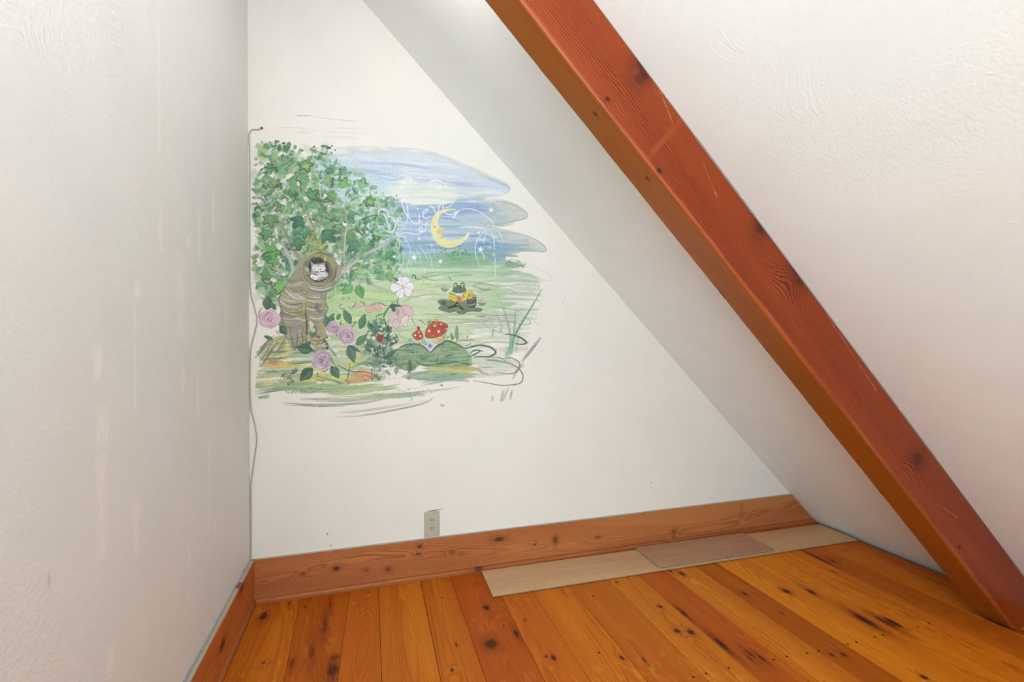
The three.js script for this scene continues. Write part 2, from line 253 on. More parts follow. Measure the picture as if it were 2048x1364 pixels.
const KNOTS = [ // x, depth, half width, half length, darkness, halo, tail
  [-0.155, 2.1, 0.008, 0.03, 0.1, 0.6, 3], [-0.165, 1.95, 0.013, 0.05, 0.12, 0.65, 3], [-0.195, 1.8, 0.012, 0.04, 0.2, 0.6, 3], [-0.252, 1.76, 0.011, 0.03, 0.3, 0.5, 2.4], [-0.115, 1.745, 0.018, 0.016, 0.1, 0.8, 1.6], [2.36, 1.2, 0.012, 0.06, 0.6, 0.9, 2], [2.38, 1.08, 0.014, 0.07, 0.7, 0.9, 2],
  [-0.407, 2.094, 0.014, 0.03, 0.95, 0.75, 2.2], [-0.347, 1.79, 0.008, 0.006, 0.8, 0.2], [-0.345, 1.765, 0.006, 0.005, 0.7, 0.1], [-0.117, 1.68, 0.02, 0.03, 0.8, 0.9, 2.8], [-0.321, 2.163, 0.007, 0.012, 0.7, 0.4], [-0.254, 2.116, 0.006, 0.007, 0.8, 0.2], [-0.315, 2.12, 0.004, 0.006, 0.6, 0.2],
  [0.465, 1.889, 0.013, 0.02, 0.85, 0.5], [0.426, 1.659, 0.024, 0.03, 0.7, 0.8, 1.9], [0.532, 1.69, 0.01, 0.028, 0.8, 0.6], [0.616, 1.522, 0.01, 0.016, 0.85, 0.3], [0.594, 1.535, 0.006, 0.008, 0.8, 0.2], [0.304, 1.691, 0.004, 0.016, 0.9, 0.1], [0.267, 1.564, 0.007, 0.01, 0.85, 0.1], [0.59, 1.76, 0.006, 0.006, 0.6, 0.4],
  [1.16, 1.685, 0.009, 0.012, 0.95, 0.3], [1.123, 1.525, 0.014, 0.014, 0.85, 0.3], [1.169, 1.502, 0.015, 0.018, 0.95, 0.4], [1.23, 1.412, 0.011, 0.035, 0.95, 0.9, 3.4], [1.222, 1.616, 0.009, 0.022, 0.75, 0.9, 3.6], [1.424, 1.896, 0.012, 0.02, 0.6, 0.8, 2.2], [1.385, 1.93, 0.008, 0.014, 0.6, 0.6], [1.57, 1.663, 0.009, 0.016, 0.95, 0.5],
  [1.085, 1.915, 0.009, 0.008, 0.75, 0.2], [0.845, 1.453, 0.008, 0.016, 0.8, 0.2], [0.913, 1.423, 0.004, 0.018, 0.8, 0.4], [1.765, 1.628, 0.015, 0.02, 0.8, 0.7, 2], [1.865, 1.591, 0.013, 0.03, 0.9, 0.5, 3], [1.603, 1.5, 0.005, 0.008, 0.9, 0.3], [1.60, 1.239, 0.008, 0.01, 0.9, 0.5], [1.56, 1.25, 0.007, 0.009, 0.8, 0.4],
  [1.88, 1.37, 0.018, 0.05, 0.85, 0.9, 2.4], [1.945, 1.335, 0.014, 0.05, 0.6, 0.8, 2.2], [1.97, 1.325, 0.018, 0.035, 0.8, 0.9, 1.8], [1.289, 1.34, 0.006, 0.03, 0.6, 0.8], [1.31, 1.31, 0.007, 0.02, 0.6, 0.8], [1.27, 1.32, 0.005, 0.02, 0.6, 0.6], [2.19, 1.83, 0.01, 0.09, 0.75, 0.8, 1.8], [2.23, 1.78, 0.01, 0.02, 0.6, 0.6], [1.747, 1.079, 0.011, 0.014, 0.95, 0.4], [2.127, 1.698, 0.006, 0.01, 0.7, 0.4], [2.0, 1.6, 0.003, 0.02, 0.6, 0.2], [2.2, 1.45, 0.004, 0.03, 0.5, 0.3]];
const NAILS = [[1.346, 1.291], [1.401, 1.29], [1.484, 1.283], [1.535, 1.28], [1.668, 1.276], [1.713, 1.277], [1.808, 1.279], [1.85, 1.277], [1.164, 1.301], [1.022, 1.301], [1.073, 1.302], [0.9, 1.3], [0.48, 1.31], [2.03, 1.275], [2.1, 1.28], [0.78, 1.5], [0.5, 1.75], [0.3, 2.02], [0.93, 1.84]];
const boardGrain = BOARDS.map(([, , g], k) => ({ ...g, seed: 100 + k * 17, knots: KNOTS.filter(([x, d]) => x >= seamAt(k, d) && x < seamAt(k + 1, d)).map(([x, d, rb, ra, dark, halo, tail]) => ({ a: d, b: x - seamAt(k, d), ra, rb, dark, halo, tail: tail ?? 3 })) }));
const boardPalette = BOARDS.map(([r, g, , k]) => FLOOR_PALETTE(r, g, k));
const FX0 = -0.5, FW = 3.12, FD0 = 0.85, FD = 1.4;                // the floor texture covers x from FX0, depth from FD0
const floorMap = dataTexture(2048, 1024, (px, py, out) => {
  const x = FX0 + (px + 0.5) / 2048 * FW, d = FD0 + (py + 0.5) / 1024 * FD;
  let k = 0; while (k < BOARDS.length - 1 && x >= seamAt(k + 1, d)) k++;
  woodColor(out, grain(d, x - seamAt(k, d), boardGrain[k]), boardPalette[k]);
  for (const [nx, nd] of NAILS) { const q = ((x - nx) / 0.004) ** 2 + ((d - nd) / 0.005) ** 2; if (q < 1) { out[0] *= 0.35; out[1] *= 0.35; out[2] *= 0.4; } }
  const scuff = sstep(0.74, 0.8, noise(x * 90 + d * 20, d * 30 - x * 9, 77)) * sstep(0.6, 0.75, noise(x * 5, d * 5, 78)); out[0] += scuff * 10; out[1] += scuff * 12; out[2] += scuff * 12;
  const dust = sstep(0.09, 0, Math.abs(x + 0.42) + Math.abs(d - 2.14)) * sstep(0.3, 0.8, noise(x * 160, d * 160, 80)); for (let i = 0; i < 3; i++) out[i] = lerp(out[i], [190, 140, 92][i], dust * 0.6);
}, true);
floorMap.wrapT = THREE.MirroredRepeatWrapping; floorMap.wrapS = THREE.ClampToEdgeWrapping; floorMap.anisotropy = 8;
const floorMaterial = new THREE.MeshPhysicalMaterial({ name: 'varnished_pine', map: floorMap, roughness: 0.55, specularIntensity: 0.2, bumpMap: floorMap, bumpScale: 0.0004 });
const floor = structure(group('floor'));
mesh('subfloor', new THREE.BoxGeometry(3.3, 0.05, REAR - BACK + 0.15).translate(1.05, -0.047, (REAR + BACK) / 2), new THREE.MeshStandardMaterial({ name: 'dark_subfloor', color: new THREE.Color(0.05, 0.03, 0.02), roughness: 0.9 }), floor);
srand(21);
for (let k = 0; k < BOARDS.length; k++) {
  const gap = k === 17 ? 0.002 : [3, 4, 6, 8, 11].includes(k) ? 0.0011 : 0.0006, y = rr(-0.0005, 0.0004);
  const g = bar([[0, -0.02], [1, -0.02], [1, -0.0008], [0.994, 0], [0.006, 0], [0, -0.0008]], 1, (p, q, l) => {
    const d = 2.222 - l * (2.222 + REAR), a = seamAt(k, d) + gap, b = seamAt(k + 1, d) - gap * 0.7;
    return [lerp(a, b, p), q + y, -d];
  }, (x, yy, z) => [(x - FX0) / FW, (-z - FD0) / FD], 16);
  mesh('floor_board', g, floorMaterial, floor).name = k ? `floor_board_${String(k).padStart(3, '0')}` : 'floor_board';
}
mesh('added_bounce_carpet', new THREE.BoxGeometry(4.1, 0.03, REAR - WALL_END + 0.1).translate(-0.48 - 2.05, -0.015, (REAR + WALL_END) / 2), new THREE.MeshPhysicalMaterial({ name: 'pale_bounce_carpet', color: new THREE.Color(0.55, 0.53, 0.49), roughness: 0.95 }), floor);  // pale carpet added out of view, for more and less red bounce light

// ------------------------------------------------------------------ baseboards with their shoe strips
const BASE_PALETTE = { red: [168, 99, 56], gold: [188, 118, 70], line: [122, 64, 34], halo: [112, 58, 34], knot: [78, 40, 26], late: 0.6 };
const backBoard = { seed: 301, centre: 0.085, rings: 150, flame: 0.9, wander: 0.1, knots: [[-0.138, 0.102, 0.012, 0.016, 0.85, 0.5], [-0.274, 0.098, 0.008, 0.012, 0.35, 0.4], [0.225, 0.152, 0.009, 0.012, 0.75, 0.5], [0.217, 0.118, 0.006, 0.012, 0.6, 0.4], [0.082, 0.066, 0.012, 0.014, 0.3, 0.7], [-0.013, 0.077, 0.009, 0.012, 0.2, 0.5], [0.375, 0.107, 0.01, 0.01, 0.3, 0.6], [0.606, 0.139, 0.012, 0.026, 0.7, 0.8], [0.79, 0.09, 0.006, 0.008, 0.7, 0.3], [0.9, 0.1, 0.02, 0.012, 0.4, 0.8], [1.14, 0.083, 0.008, 0.014, 0.35, 0.5], [2.06, 0.142, 0.03, 0.012, 0.75, 0.6], [1.6, 0.055, 0.016, 0.012, 0.2, 0.5]].map(([a, b, rb, ra, dark, halo]) => ({ a, b, ra, rb, dark, halo, tail: 2 })) };
const leftBoard = { seed: 315, centre: 0.1, rings: 120, flame: 1.2, wander: 0.08, knots: [{ a: 1.755, b: 0.105, ra: 0.032, rb: 0.016, dark: 0.9, halo: 0.7, tail: 1.8 }, { a: 2.0, b: 0.165, ra: 0.02, rb: 0.016, dark: 0.5, halo: 0.8 }] };
const backBoardMap = dataTexture(2048, 128, (px, py, o) => {
  const a = -0.5 + px / 2048 * 3.15, b = py / 128 * 0.2; woodColor(o, grain(a, b, backBoard), BASE_PALETTE);
  const wave = 0.118 + 0.028 * Math.sin(a * 4.2 - 2.6) + 0.01 * (noise(a * 5, 1, 3) - 0.5), sap = sstep(0.95, 1.25, a) * sstep(-0.004, 0.004, b - wave) * 0.75;   // pale sapwood along the upper edge
  for (let i = 0; i < 3; i++) o[i] = lerp(o[i], [182, 120, 70][i], sap);
}, true);
const leftBoardMap = dataTexture(1024, 128, (px, py, o) => woodColor(o, grain(0.6 + px / 1024 * 1.65, py / 128 * 0.2, leftBoard), { ...BASE_PALETTE, red: [188, 104, 50], gold: [208, 124, 62] }), true);
leftBoardMap.wrapS = THREE.MirroredRepeatWrapping;
const shoeMap = dataTexture(1024, 64, (px, py, o) => woodColor(o, grain(px / 1024 * 3.2, py / 64 * 0.05, { seed: 333, centre: 0.3, rings: 260, wander: 0.02, knots: [{ a: 1.0, b: 0.03, ra: 0.02, rb: 0.01, dark: 0.8 }] }), { ...BASE_PALETTE, red: [150, 84, 44], gold: [174, 104, 56] }), true);
shoeMap.wrapS = shoeMap.wrapT = THREE.MirroredRepeatWrapping;
const satin = (map, name, rough = 0.45) => new THREE.MeshPhysicalMaterial({ name, map, roughness: rough, specularIntensity: 0.5 });
const backBoardWood = satin(backBoardMap, 'fir_back_board'), leftBoardWood = satin(leftBoardMap, 'fir_left_board'), shoeWood = satin(shoeMap, 'fir_strip');
const greyEdge = new THREE.MeshStandardMaterial({ name: 'grey_paint_on_edge', color: new THREE.Color(0.42, 0.385, 0.33), roughness: 0.75 });
{
  const bb = structure(group('baseboard_back')), zf = BACK + 0.019;
  const body = [[-0.462, 0], [SLOPE - 0.004, 0], [SLOPE - 0.004 - KICK, KICK], [-0.462, KICK]];
  mesh('board', bar(body, 0.019, (p, q, l) => [p, q, BACK + l], (x, y) => [(x + 0.5) / 3.15, y / 0.2]), backBoardWood, bb);
  const section = [[0, 0], [0.0165, 0], [0.0165, 0.012], [0.011, 0.019], [0, 0.021]];   // p out from the board, q up
  mesh('shoe_strip', bar(section, 1, (p, q, l) => [lerp(-0.452, SLOPE - 0.008 - q, l), q + 0.001, zf + p], (x, y, z) => [(x + 0.5) / 3.2, (y + z - zf) / 0.05]), shoeWood, bb);
  srand(41);                                           // ragged line of grey paint along the top of the board
  for (let x = -0.46; x < 2.42;) { const l = rr(0.12, 0.5), e = Math.min(2.43, x + l); mesh('paint_line', bar([[0, 0], [0.009 + rr(-0.005, 0.004), 0], [0.006 + rr(-0.003, 0.003), 0.001], [0, 0.002]], e - x - 0.004, (p, q, ll) => [x + ll, KICK + q - 0.0002, BACK + p]), greyEdge, bb); x = e; }
}
{
  const bl = structure(group('baseboard_left')), xf = -0.462, x0 = -0.484;
  mesh('board', bar(rect(0, 0, xf - x0, KICK), WALL_END - BACK - 0.001, (p, q, l) => [x0 + p, q, BACK + 0.001 + l], (x, y, z) => [(-z - 0.6) / 1.65, y / 0.2]), leftBoardWood, bl);
  mesh('shoe_strip', bar([[0, 0], [0.0105, 0], [0.0105, 0.011], [0.007, 0.017], [0, 0.019]], WALL_END - BACK - 0.02, (p, q, l) => [xf + p, q + 0.001, BACK + 0.02 + l], (x, y, z) => [-z / 3.2, (x + y - xf) / 0.05]), shoeWood, bl);
  for (const [d0, d1] of [[0.43, 1.972], [2.022, 2.203]]) mesh('paint_line', bar([[0, 0], [0.019, 0], [0.018, 0.0016], [0, 0.003]], d1 - d0, (p, q, l) => [x0 + p, KICK + q - 0.0002, -d1 + l]), greyEdge, bl).userData.label = 'grey painted top edge of the left baseboard';
}

// ------------------------------------------------------------------ exposed rafter
{
  const r2 = Math.SQRT1_2, W = 0.182, D0 = 1.155, D1 = 1.272, S0 = -1.35, SL = 3.25;
  const sideKnots = [[-0.815, 0.008, 0.03, 0.022, 0.55, 1.1, 1], [-0.79, 0.04, 0.03, 0.02, 0.15, 0.8, 1], [-0.809, 0.158, 0.007, 0.009, 0.9, 0.3, 1], [-0.567, 0.168, 0.008, 0.01, 0.95, 0.4, 1], [-0.262, 0.014, 0.011, 0.015, 0.55, 0.7, 2], [-0.215, 0.022, 0.03, 0.025, 0.1, 0.8, 1], [-0.233, 0.176, 0.006, 0.012, 0.8, 0.4, 1], [-0.03, 0.004, 0.035, 0.032, 0.2, 0.9, 4], [0.0, 0.03, 0.03, 0.03, 0.1, 0.7, 2], [0.809, 0.079, 0.022, 0.028, 0.25, 0.75, 3], [1.2, 0.15, 0.008, 0.01, 0.6, 0.3, 1]].map(([a, b, rb, ra, dark, halo, push]) => ({ a, b, ra, rb, dark, halo, push, tail: 1.7 }));
  const underKnots = [[-0.804, 0.044, 0.006, 0.008, 0.6, 0.4], [-0.569, 0.04, 0.006, 0.009, 0.7, 0.4], [-0.108, 0.112, 0.008, 0.02, 0.9, 0.4], [0.15, 0.112, 0.007, 0.016, 0.8, 0.4], [0.9, 0.11, 0.007, 0.014, 0.6, 0.4]].map(([a, b, rb, ra, dark, halo]) => ({ a, b, ra, rb, dark, halo, tail: 2 }));
  const side = { seed: 401, centre: -0.35, rings: 150, wander: 0.03, rise: 0, knots: sideKnots }, under = { seed: 417, centre: -0.5, rings: 190, wander: 0.02, rise: 0, knots: underKnots };
  const red = { red: [132, 52, 18], gold: [152, 68, 26], line: [96, 31, 11], halo: [72, 26, 14], knot: [52, 24, 18], late: 1.1 }, amber = { red: [146, 78, 22], gold: [162, 92, 30], line: [114, 56, 14], halo: [90, 42, 14], knot: [60, 30, 14], late: 0.9 };
  const map = dataTexture(2048, 512, (px, py, o) => {
    const s = S0 + px / 2048 * SL, low = py < 256, t = low ? py / 256 * 0.2 : (py - 256) / 256 * 0.13;
    woodColor(o, grain(s, t, low ? side : under), low ? red : amber);
    if (low) {
      const edge = sstep(0.165, 0.176, t + 0.006 * (noise(s * 14, 3, 9) - 0.5)) * (0.4 + 0.5 * noise(s * 5, 1, 4)); for (let i = 0; i < 3; i++) o[i] = lerp(o[i], [164, 82, 52][i], edge);      // rubbed arris
      const stripe = sstep(0.012, 0.004, Math.abs(s + 0.62 - (t - 0.1) * 0.06)) * sstep(0.19, 0.13, t) * (0.4 + 0.5 * noise(s * 60, t * 40, 6)); for (let i = 0; i < 3; i++) o[i] = lerp(o[i], [160, 84, 30][i], stripe * 0.5);
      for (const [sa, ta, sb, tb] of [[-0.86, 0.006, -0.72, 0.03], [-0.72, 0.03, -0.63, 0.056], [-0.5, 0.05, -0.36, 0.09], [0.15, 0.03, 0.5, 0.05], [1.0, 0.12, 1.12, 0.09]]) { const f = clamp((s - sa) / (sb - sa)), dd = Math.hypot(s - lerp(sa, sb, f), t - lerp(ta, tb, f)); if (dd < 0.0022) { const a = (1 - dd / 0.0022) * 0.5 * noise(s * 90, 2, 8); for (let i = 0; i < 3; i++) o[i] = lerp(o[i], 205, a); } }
      const smearGlint = sstep(0.016, 0.004, t) * sstep(0.45, 0.75, noise(s * 16, t * 60, 14)); for (let i = 0; i < 3; i++) o[i] = lerp(o[i], [186, 160, 146][i], smearGlint * 0.8);   // wall paint smeared on the edge against the ceiling, its glints painted in pale
    }
  }, true);
  map.wrapS = THREE.MirroredRepeatWrapping; map.anisotropy = 8;
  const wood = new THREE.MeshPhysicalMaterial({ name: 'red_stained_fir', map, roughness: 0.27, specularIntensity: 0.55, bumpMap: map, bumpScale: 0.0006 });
  const section = [[-0.03, D0], [W - 0.007, D0], [W - 0.002, D0 + 0.002], [W, D0 + 0.007], [W, D1 - 0.006], [W - 0.002, D1 - 0.002], [W - 0.006, D1], [-0.03, D1]];
  const sw = (x, y) => [(x - y) * r2, (SLOPE - x - y) * r2];
  const g = bar(section, 1, (w, d, l) => {
    const s = lerp((RIDGE - SLOPE / 2) / r2 + 0.2, SLOPE * r2 - w - 0.002, l), c = w > 0.17 ? 0.0016 * (noise(s * 9, d * 50, 21) - 0.5) + 0.001 * (noise(s * 40, d * 50, 22) - 0.5) : 0, ww = w + c;
    return [(SLOPE * r2 - ww + s) * r2, (SLOPE * r2 - ww - s) * r2, -d];
  }, (x, y, z, n) => { const [s, w] = sw(x, y), flat = -(n[0] + n[1]) * r2 > 0.6; return [(s - S0) / SL, flat ? 0.5 + (-z - D0) / 0.13 * 0.5 : clamp(w / 0.2 * 0.5, 0.002, 0.498)]; }, 140);
  const beam = group('rafter'); tag(beam, 'red-stained exposed wooden rafter running diagonally down the white sloped ceiling to the floor', 'beam');
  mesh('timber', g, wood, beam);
  const caulk = new THREE.MeshStandardMaterial({ name: 'grey_caulk', color: new THREE.Color(0.2, 0.185, 0.165), roughness: 0.8 }), bead = [];
  srand(43);
  for (let s = -1.6; s < 1.8;) { const l = rr(0.06, 0.3), k = rr(0.0016, 0.0034); bead.push(bar([[0, 0], [k, 0.0004], [0.0004, k]], l, (p, q, ll) => { const ss = s + ll, w = q; return [(SLOPE * r2 - w + ss) * r2, (SLOPE * r2 - w - ss) * r2, -D0 + p]; })); s += l + rr(0, 0.02); }
  mesh('caulk_bead', mergeGeometries(bead), caulk, beam).userData.label = 'dark grey caulk between rafter and ceiling';
}

// ------------------------------------------------------------------ loose floor planks along the mural wall
{
  const tilt = Math.atan(0.0164), mk = (s, red, gold, line) => { const b = { seed: s, centre: 0.12, rings: 110, wander: 0.03, flame: 0.6 }; const t = dataTexture(1024, 192, (px, py, o) => {
    const a = px / 1024 * 1.25, c = py / 192 * 0.235, g = grain(a, c, b); g[0] *= 0.5; woodColor(o, g, { red, gold, line, halo: line, knot: line, late: 0.45 });
    const tick = sstep(0.78, 0.9, noise(a * 30, c * 600, s + 40)) * 0.3; for (let i = 0; i < 3; i++) o[i] *= 1 - tick * 0.3; }, true); t.wrapS = t.wrapT = THREE.MirroredRepeatWrapping; return new THREE.MeshStandardMaterial({ name: 'plank_print', map: t, roughness: 0.6 }); };
  const core = new THREE.MeshStandardMaterial({ name: 'plank_core', color: new THREE.Color(0.30, 0.23, 0.16), roughness: 0.8 }), dark = new THREE.MeshStandardMaterial({ name: 'plank_backing', color: new THREE.Color(0.05, 0.04, 0.035), roughness: 0.9 });
  const plank = (x0, x1, front, wide, y, m, label, lift = 0) => {
    const p = group('floor_plank'); tag(p, label, 'floor plank', 'loose floor planks by the baseboard');
    p.position.set(x0, y, -front); p.rotation.set(0, -tilt, lift);
    const L = x1 - x0;
    mesh('backing', new THREE.BoxGeometry(L - 0.002, 0.0015, wide - 0.006).translate(L / 2, 0.00075, -wide / 2 - 0.001), dark, p);
    mesh('core', new THREE.BoxGeometry(L - 0.001, 0.0045, wide - 0.001).translate(L / 2, 0.00375, -wide / 2), core, p);
    mesh('top_layer', bar(chamfered(0, 0, L, 0.0012, 0.0006), wide, (a, b, l) => [a, 0.006 + b, -wide + l], (x, yy, z) => [x / 1.25, -z / 0.235]), m, p);
    return p;
  };
  plank(0.51, 1.73, 1.953, 0.228, 0.0012, mk(501, [190, 148, 108], [212, 172, 130], [164, 124, 88]), 'long beige loose floor plank at the left end of the row by the baseboard, partly under the darker plank');
  plank(1.735, 2.582, 1.933, 0.23, 0.0012, mk(523, [190, 146, 108], [212, 168, 128], [162, 120, 86]), 'tan loose floor plank at the right end of the row, reaching the foot of the sloped ceiling');
  plank(1.34, 2.03, 1.955, 0.222, 0.0094, mk(541, [164, 118, 90], [188, 142, 112], [132, 92, 70]), 'darker brown short floor plank lying on top of two lighter planks');
}

// ------------------------------------------------------------------ wall outlet
{
  const o = group('wall_outlet'); tag(o, 'greige duplex wall outlet just above the wooden baseboard on the mural wall', 'outlet');
  o.position.set(0.2835, 0.2445, BACK);
  const plastic = new THREE.MeshStandardMaterial({ name: 'greige_plastic', color: new THREE.Color(0.46, 0.42, 0.355), roughness: 0.4 }), slotm = new THREE.MeshStandardMaterial({ name: 'dark_slot', color: 0x1c1814, roughness: 0.8 }), metal = new THREE.MeshStandardMaterial({ name: 'screw_steel', color: new THREE.Color(0.32, 0.30, 0.26), metalness: 0.6, roughness: 0.45 });
  const face = (r) => { const s = new THREE.Shape(), h = r * 0.79; const a = Math.acos(h / r); s.absarc(0, 0, r, Math.PI / 2 - a, -Math.PI / 2 + a, true); s.absarc(0, 0, r, -Math.PI / 2 - a + Math.PI * 0, Math.PI / 2 + a - Math.PI * 2, true); return s; };
  const plateShape = new THREE.Shape(); { const w = 0.0345, h = 0.0575, r = 0.003; plateShape.moveTo(-w + r, -h).lineTo(w - r, -h).quadraticCurveTo(w, -h, w, -h + r).lineTo(w, h - r).quadraticCurveTo(w, h, w - r, h).lineTo(-w + r, h).quadraticCurveTo(-w, h, -w, h - r).lineTo(-w, -h + r).quadraticCurveTo(-w, -h, -w + r, -h); }
  const holes = [0.0195, -0.0195].map((y) => { const p = new THREE.Path(); const w = 0.0145, h = 0.0118; p.moveTo(-w, y - h).lineTo(-w, y + h).lineTo(w, y + h).lineTo(w, y - h).lineTo(-w, y - h); return p; });
  plateShape.holes.push(...holes);
  mesh('cover_plate', new THREE.ExtrudeGeometry(plateShape, { depth: 0.0025, bevelEnabled: true, bevelThickness: 0.0025, bevelSize: 0.002, bevelSegments: 3 }), plastic, o);
  for (const y of [0.0195, -0.0195]) {
    const sh = new THREE.Shape(); { const w = 0.0139, h = 0.0112, r = 0.006; sh.moveTo(-w + r, -h).lineTo(w - r, -h).quadraticCurveTo(w, -h, w, -h + r).lineTo(w, h - r).quadraticCurveTo(w, h, w - r, h).lineTo(-w + r, h).quadraticCurveTo(-w, h, -w, h - r).lineTo(-w, -h + r).quadraticCurveTo(-w, -h, -w + r, -h); }
    const rcp = mesh('receptacle', new THREE.ExtrudeGeometry(sh, { depth: 0.0045, bevelEnabled: true, bevelThickness: 0.0008, bevelSize: 0.0006, bevelSegments: 2 }).translate(0, y, 0), plastic, o);
    for (const [dx, hh] of [[-0.0062, 0.0105], [0.0062, 0.009]]) mesh('slot', new THREE.BoxGeometry(0.003, hh, 0.0008).translate(dx, y + 0.002, 0.0052), slotm, rcp);
    mesh('ground_hole', new THREE.CylinderGeometry(0.0019, 0.0019, 0.0008, 14).rotateX(Math.PI / 2).translate(0, y - 0.0072, 0.0052), slotm, rcp);
  }
  mesh('screw', mergeGeometries([new THREE.CylinderGeometry(0.0028, 0.0032, 0.0012, 16).rotateX(Math.PI / 2).translate(0, 0, 0.0056)]), metal, o);
}

// ------------------------------------------------------------------ thin cable in the corner
{
  const cable = group('cable'); tag(cable, 'thin grey cable stapled down the corner beside the mural and along the left baseboard', 'cable');
  const wire = new THREE.MeshStandardMaterial({ name: 'grey_cable_sheath', color: new THREE.Color(0.36, 0.325, 0.28), roughness: 0.5 });
  const down = [[-0.437, 2.013], [-0.444, 2.006], [-0.458, 2.003], [-0.471, 2.002], [-0.4835, 1.985], [-0.4835, 1.933], [-0.482, 1.848], [-0.4825, 1.701], [-0.482, 1.532], [-0.4815, 1.363], [-0.477, 1.3], [-0.466, 1.255], [-0.4545, 1.195], [-0.461, 1.153], [-0.476, 1.089], [-0.481, 1.026], [-0.481, 0.878], [-0.477, 0.815], [-0.463, 0.751], [-0.456, 0.687], [-0.46, 0.645], [-0.470, 0.571], [-0.478, 0.498], [-0.4785, 0.435], [-0.4775, 0.371], [-0.4775, 0.319], [-0.477, 0.266], [-0.4775, 0.215]];
  const pts = down.map(([x, y], i) => new THREE.Vector3(x, y, BACK + (i === 0 ? 0 : 0.0045)));
  srand(47);
  pts.push(new THREE.Vector3(-0.477, 0.192, BACK + 0.01));
  for (let d = 2.19; d > 0.6; d -= 0.06) pts.push(new THREE.Vector3(-0.478 + rr(-0.001, 0.0035), KICK + 0.0042 + rr(0, 0.002), -d));
  const curve = new THREE.CatmullRomCurve3(pts, false, 'centripetal');
  mesh('wire', new THREE.TubeGeometry(curve, 460, 0.0021, 8, false), wire, cable);
  const steel = new THREE.MeshStandardMaterial({ name: 'staple_steel', color: new THREE.Color(0.35, 0.34, 0.32), metalness: 0.7, roughness: 0.4 });
  for (const [x, y] of [[-0.482, 1.8], [-0.4823, 1.6], [-0.481, 1.345], [-0.4805, 1.0], [-0.477, 0.812], [-0.4775, 0.325]]) mesh('staple', new THREE.TorusGeometry(0.0036, 0.0007, 6, 12, Math.PI).rotateY(Math.PI / 2).rotateZ(Math.PI / 2).translate(x, y, BACK + 0.0042), steel, cable);
  for (const d of [2.1, 1.985, 1.6, 1.3]) mesh('staple', new THREE.TorusGeometry(0.0038, 0.0007, 6, 12, Math.PI).translate(-0.477, KICK + 0.0042, -d), steel, cable);
  mesh('nail', new THREE.SphereGeometry(0.005, 12, 8).scale(1, 1, 0.6).translate(-0.437, 2.013, BACK + 0.003), new THREE.MeshStandardMaterial({ name: 'dark_nail', color: 0x3a3630, roughness: 0.5, metalness: 0.5 }), cable);
}

// ------------------------------------------------------------------ chips and a crack in the mural wall's paint
{
  const chip = new THREE.MeshStandardMaterial({ name: 'bare_plaster_chip', color: 0x6d675e, roughness: 0.9 }), crack = new THREE.MeshStandardMaterial({ name: 'open_crack', color: 0x4d4842, roughness: 0.9 });
  const flake = (name, x, y, w, h, a, m) => mesh(name, new THREE.CircleGeometry(1, 9).scale(w, h, 1).rotateZ(a).translate(x, y, BACK + 0.0004), m, wallBack);
  for (const [x, y, w, h, a] of [[-0.176, 0.252, 0.0016, 0.007, -0.15], [-0.163, 0.199, 0.0022, 0.0045, 0.1], [1.471, 0.337, 0.002, 0.004, 0], [1.474, 0.307, 0.001, 0.006, 0.1], [0.95, 1.3, 0.0022, 0.0022, 0]]) flake('paint_chip', x, y, w, h, a, chip);
  flake('plaster_crack', 0.292, 0.3068, 0.034, 0.0016, 0.03, crack); flake('plaster_crack', 0.325, 0.3085, 0.014, 0.0011, 0.12, crack);
}

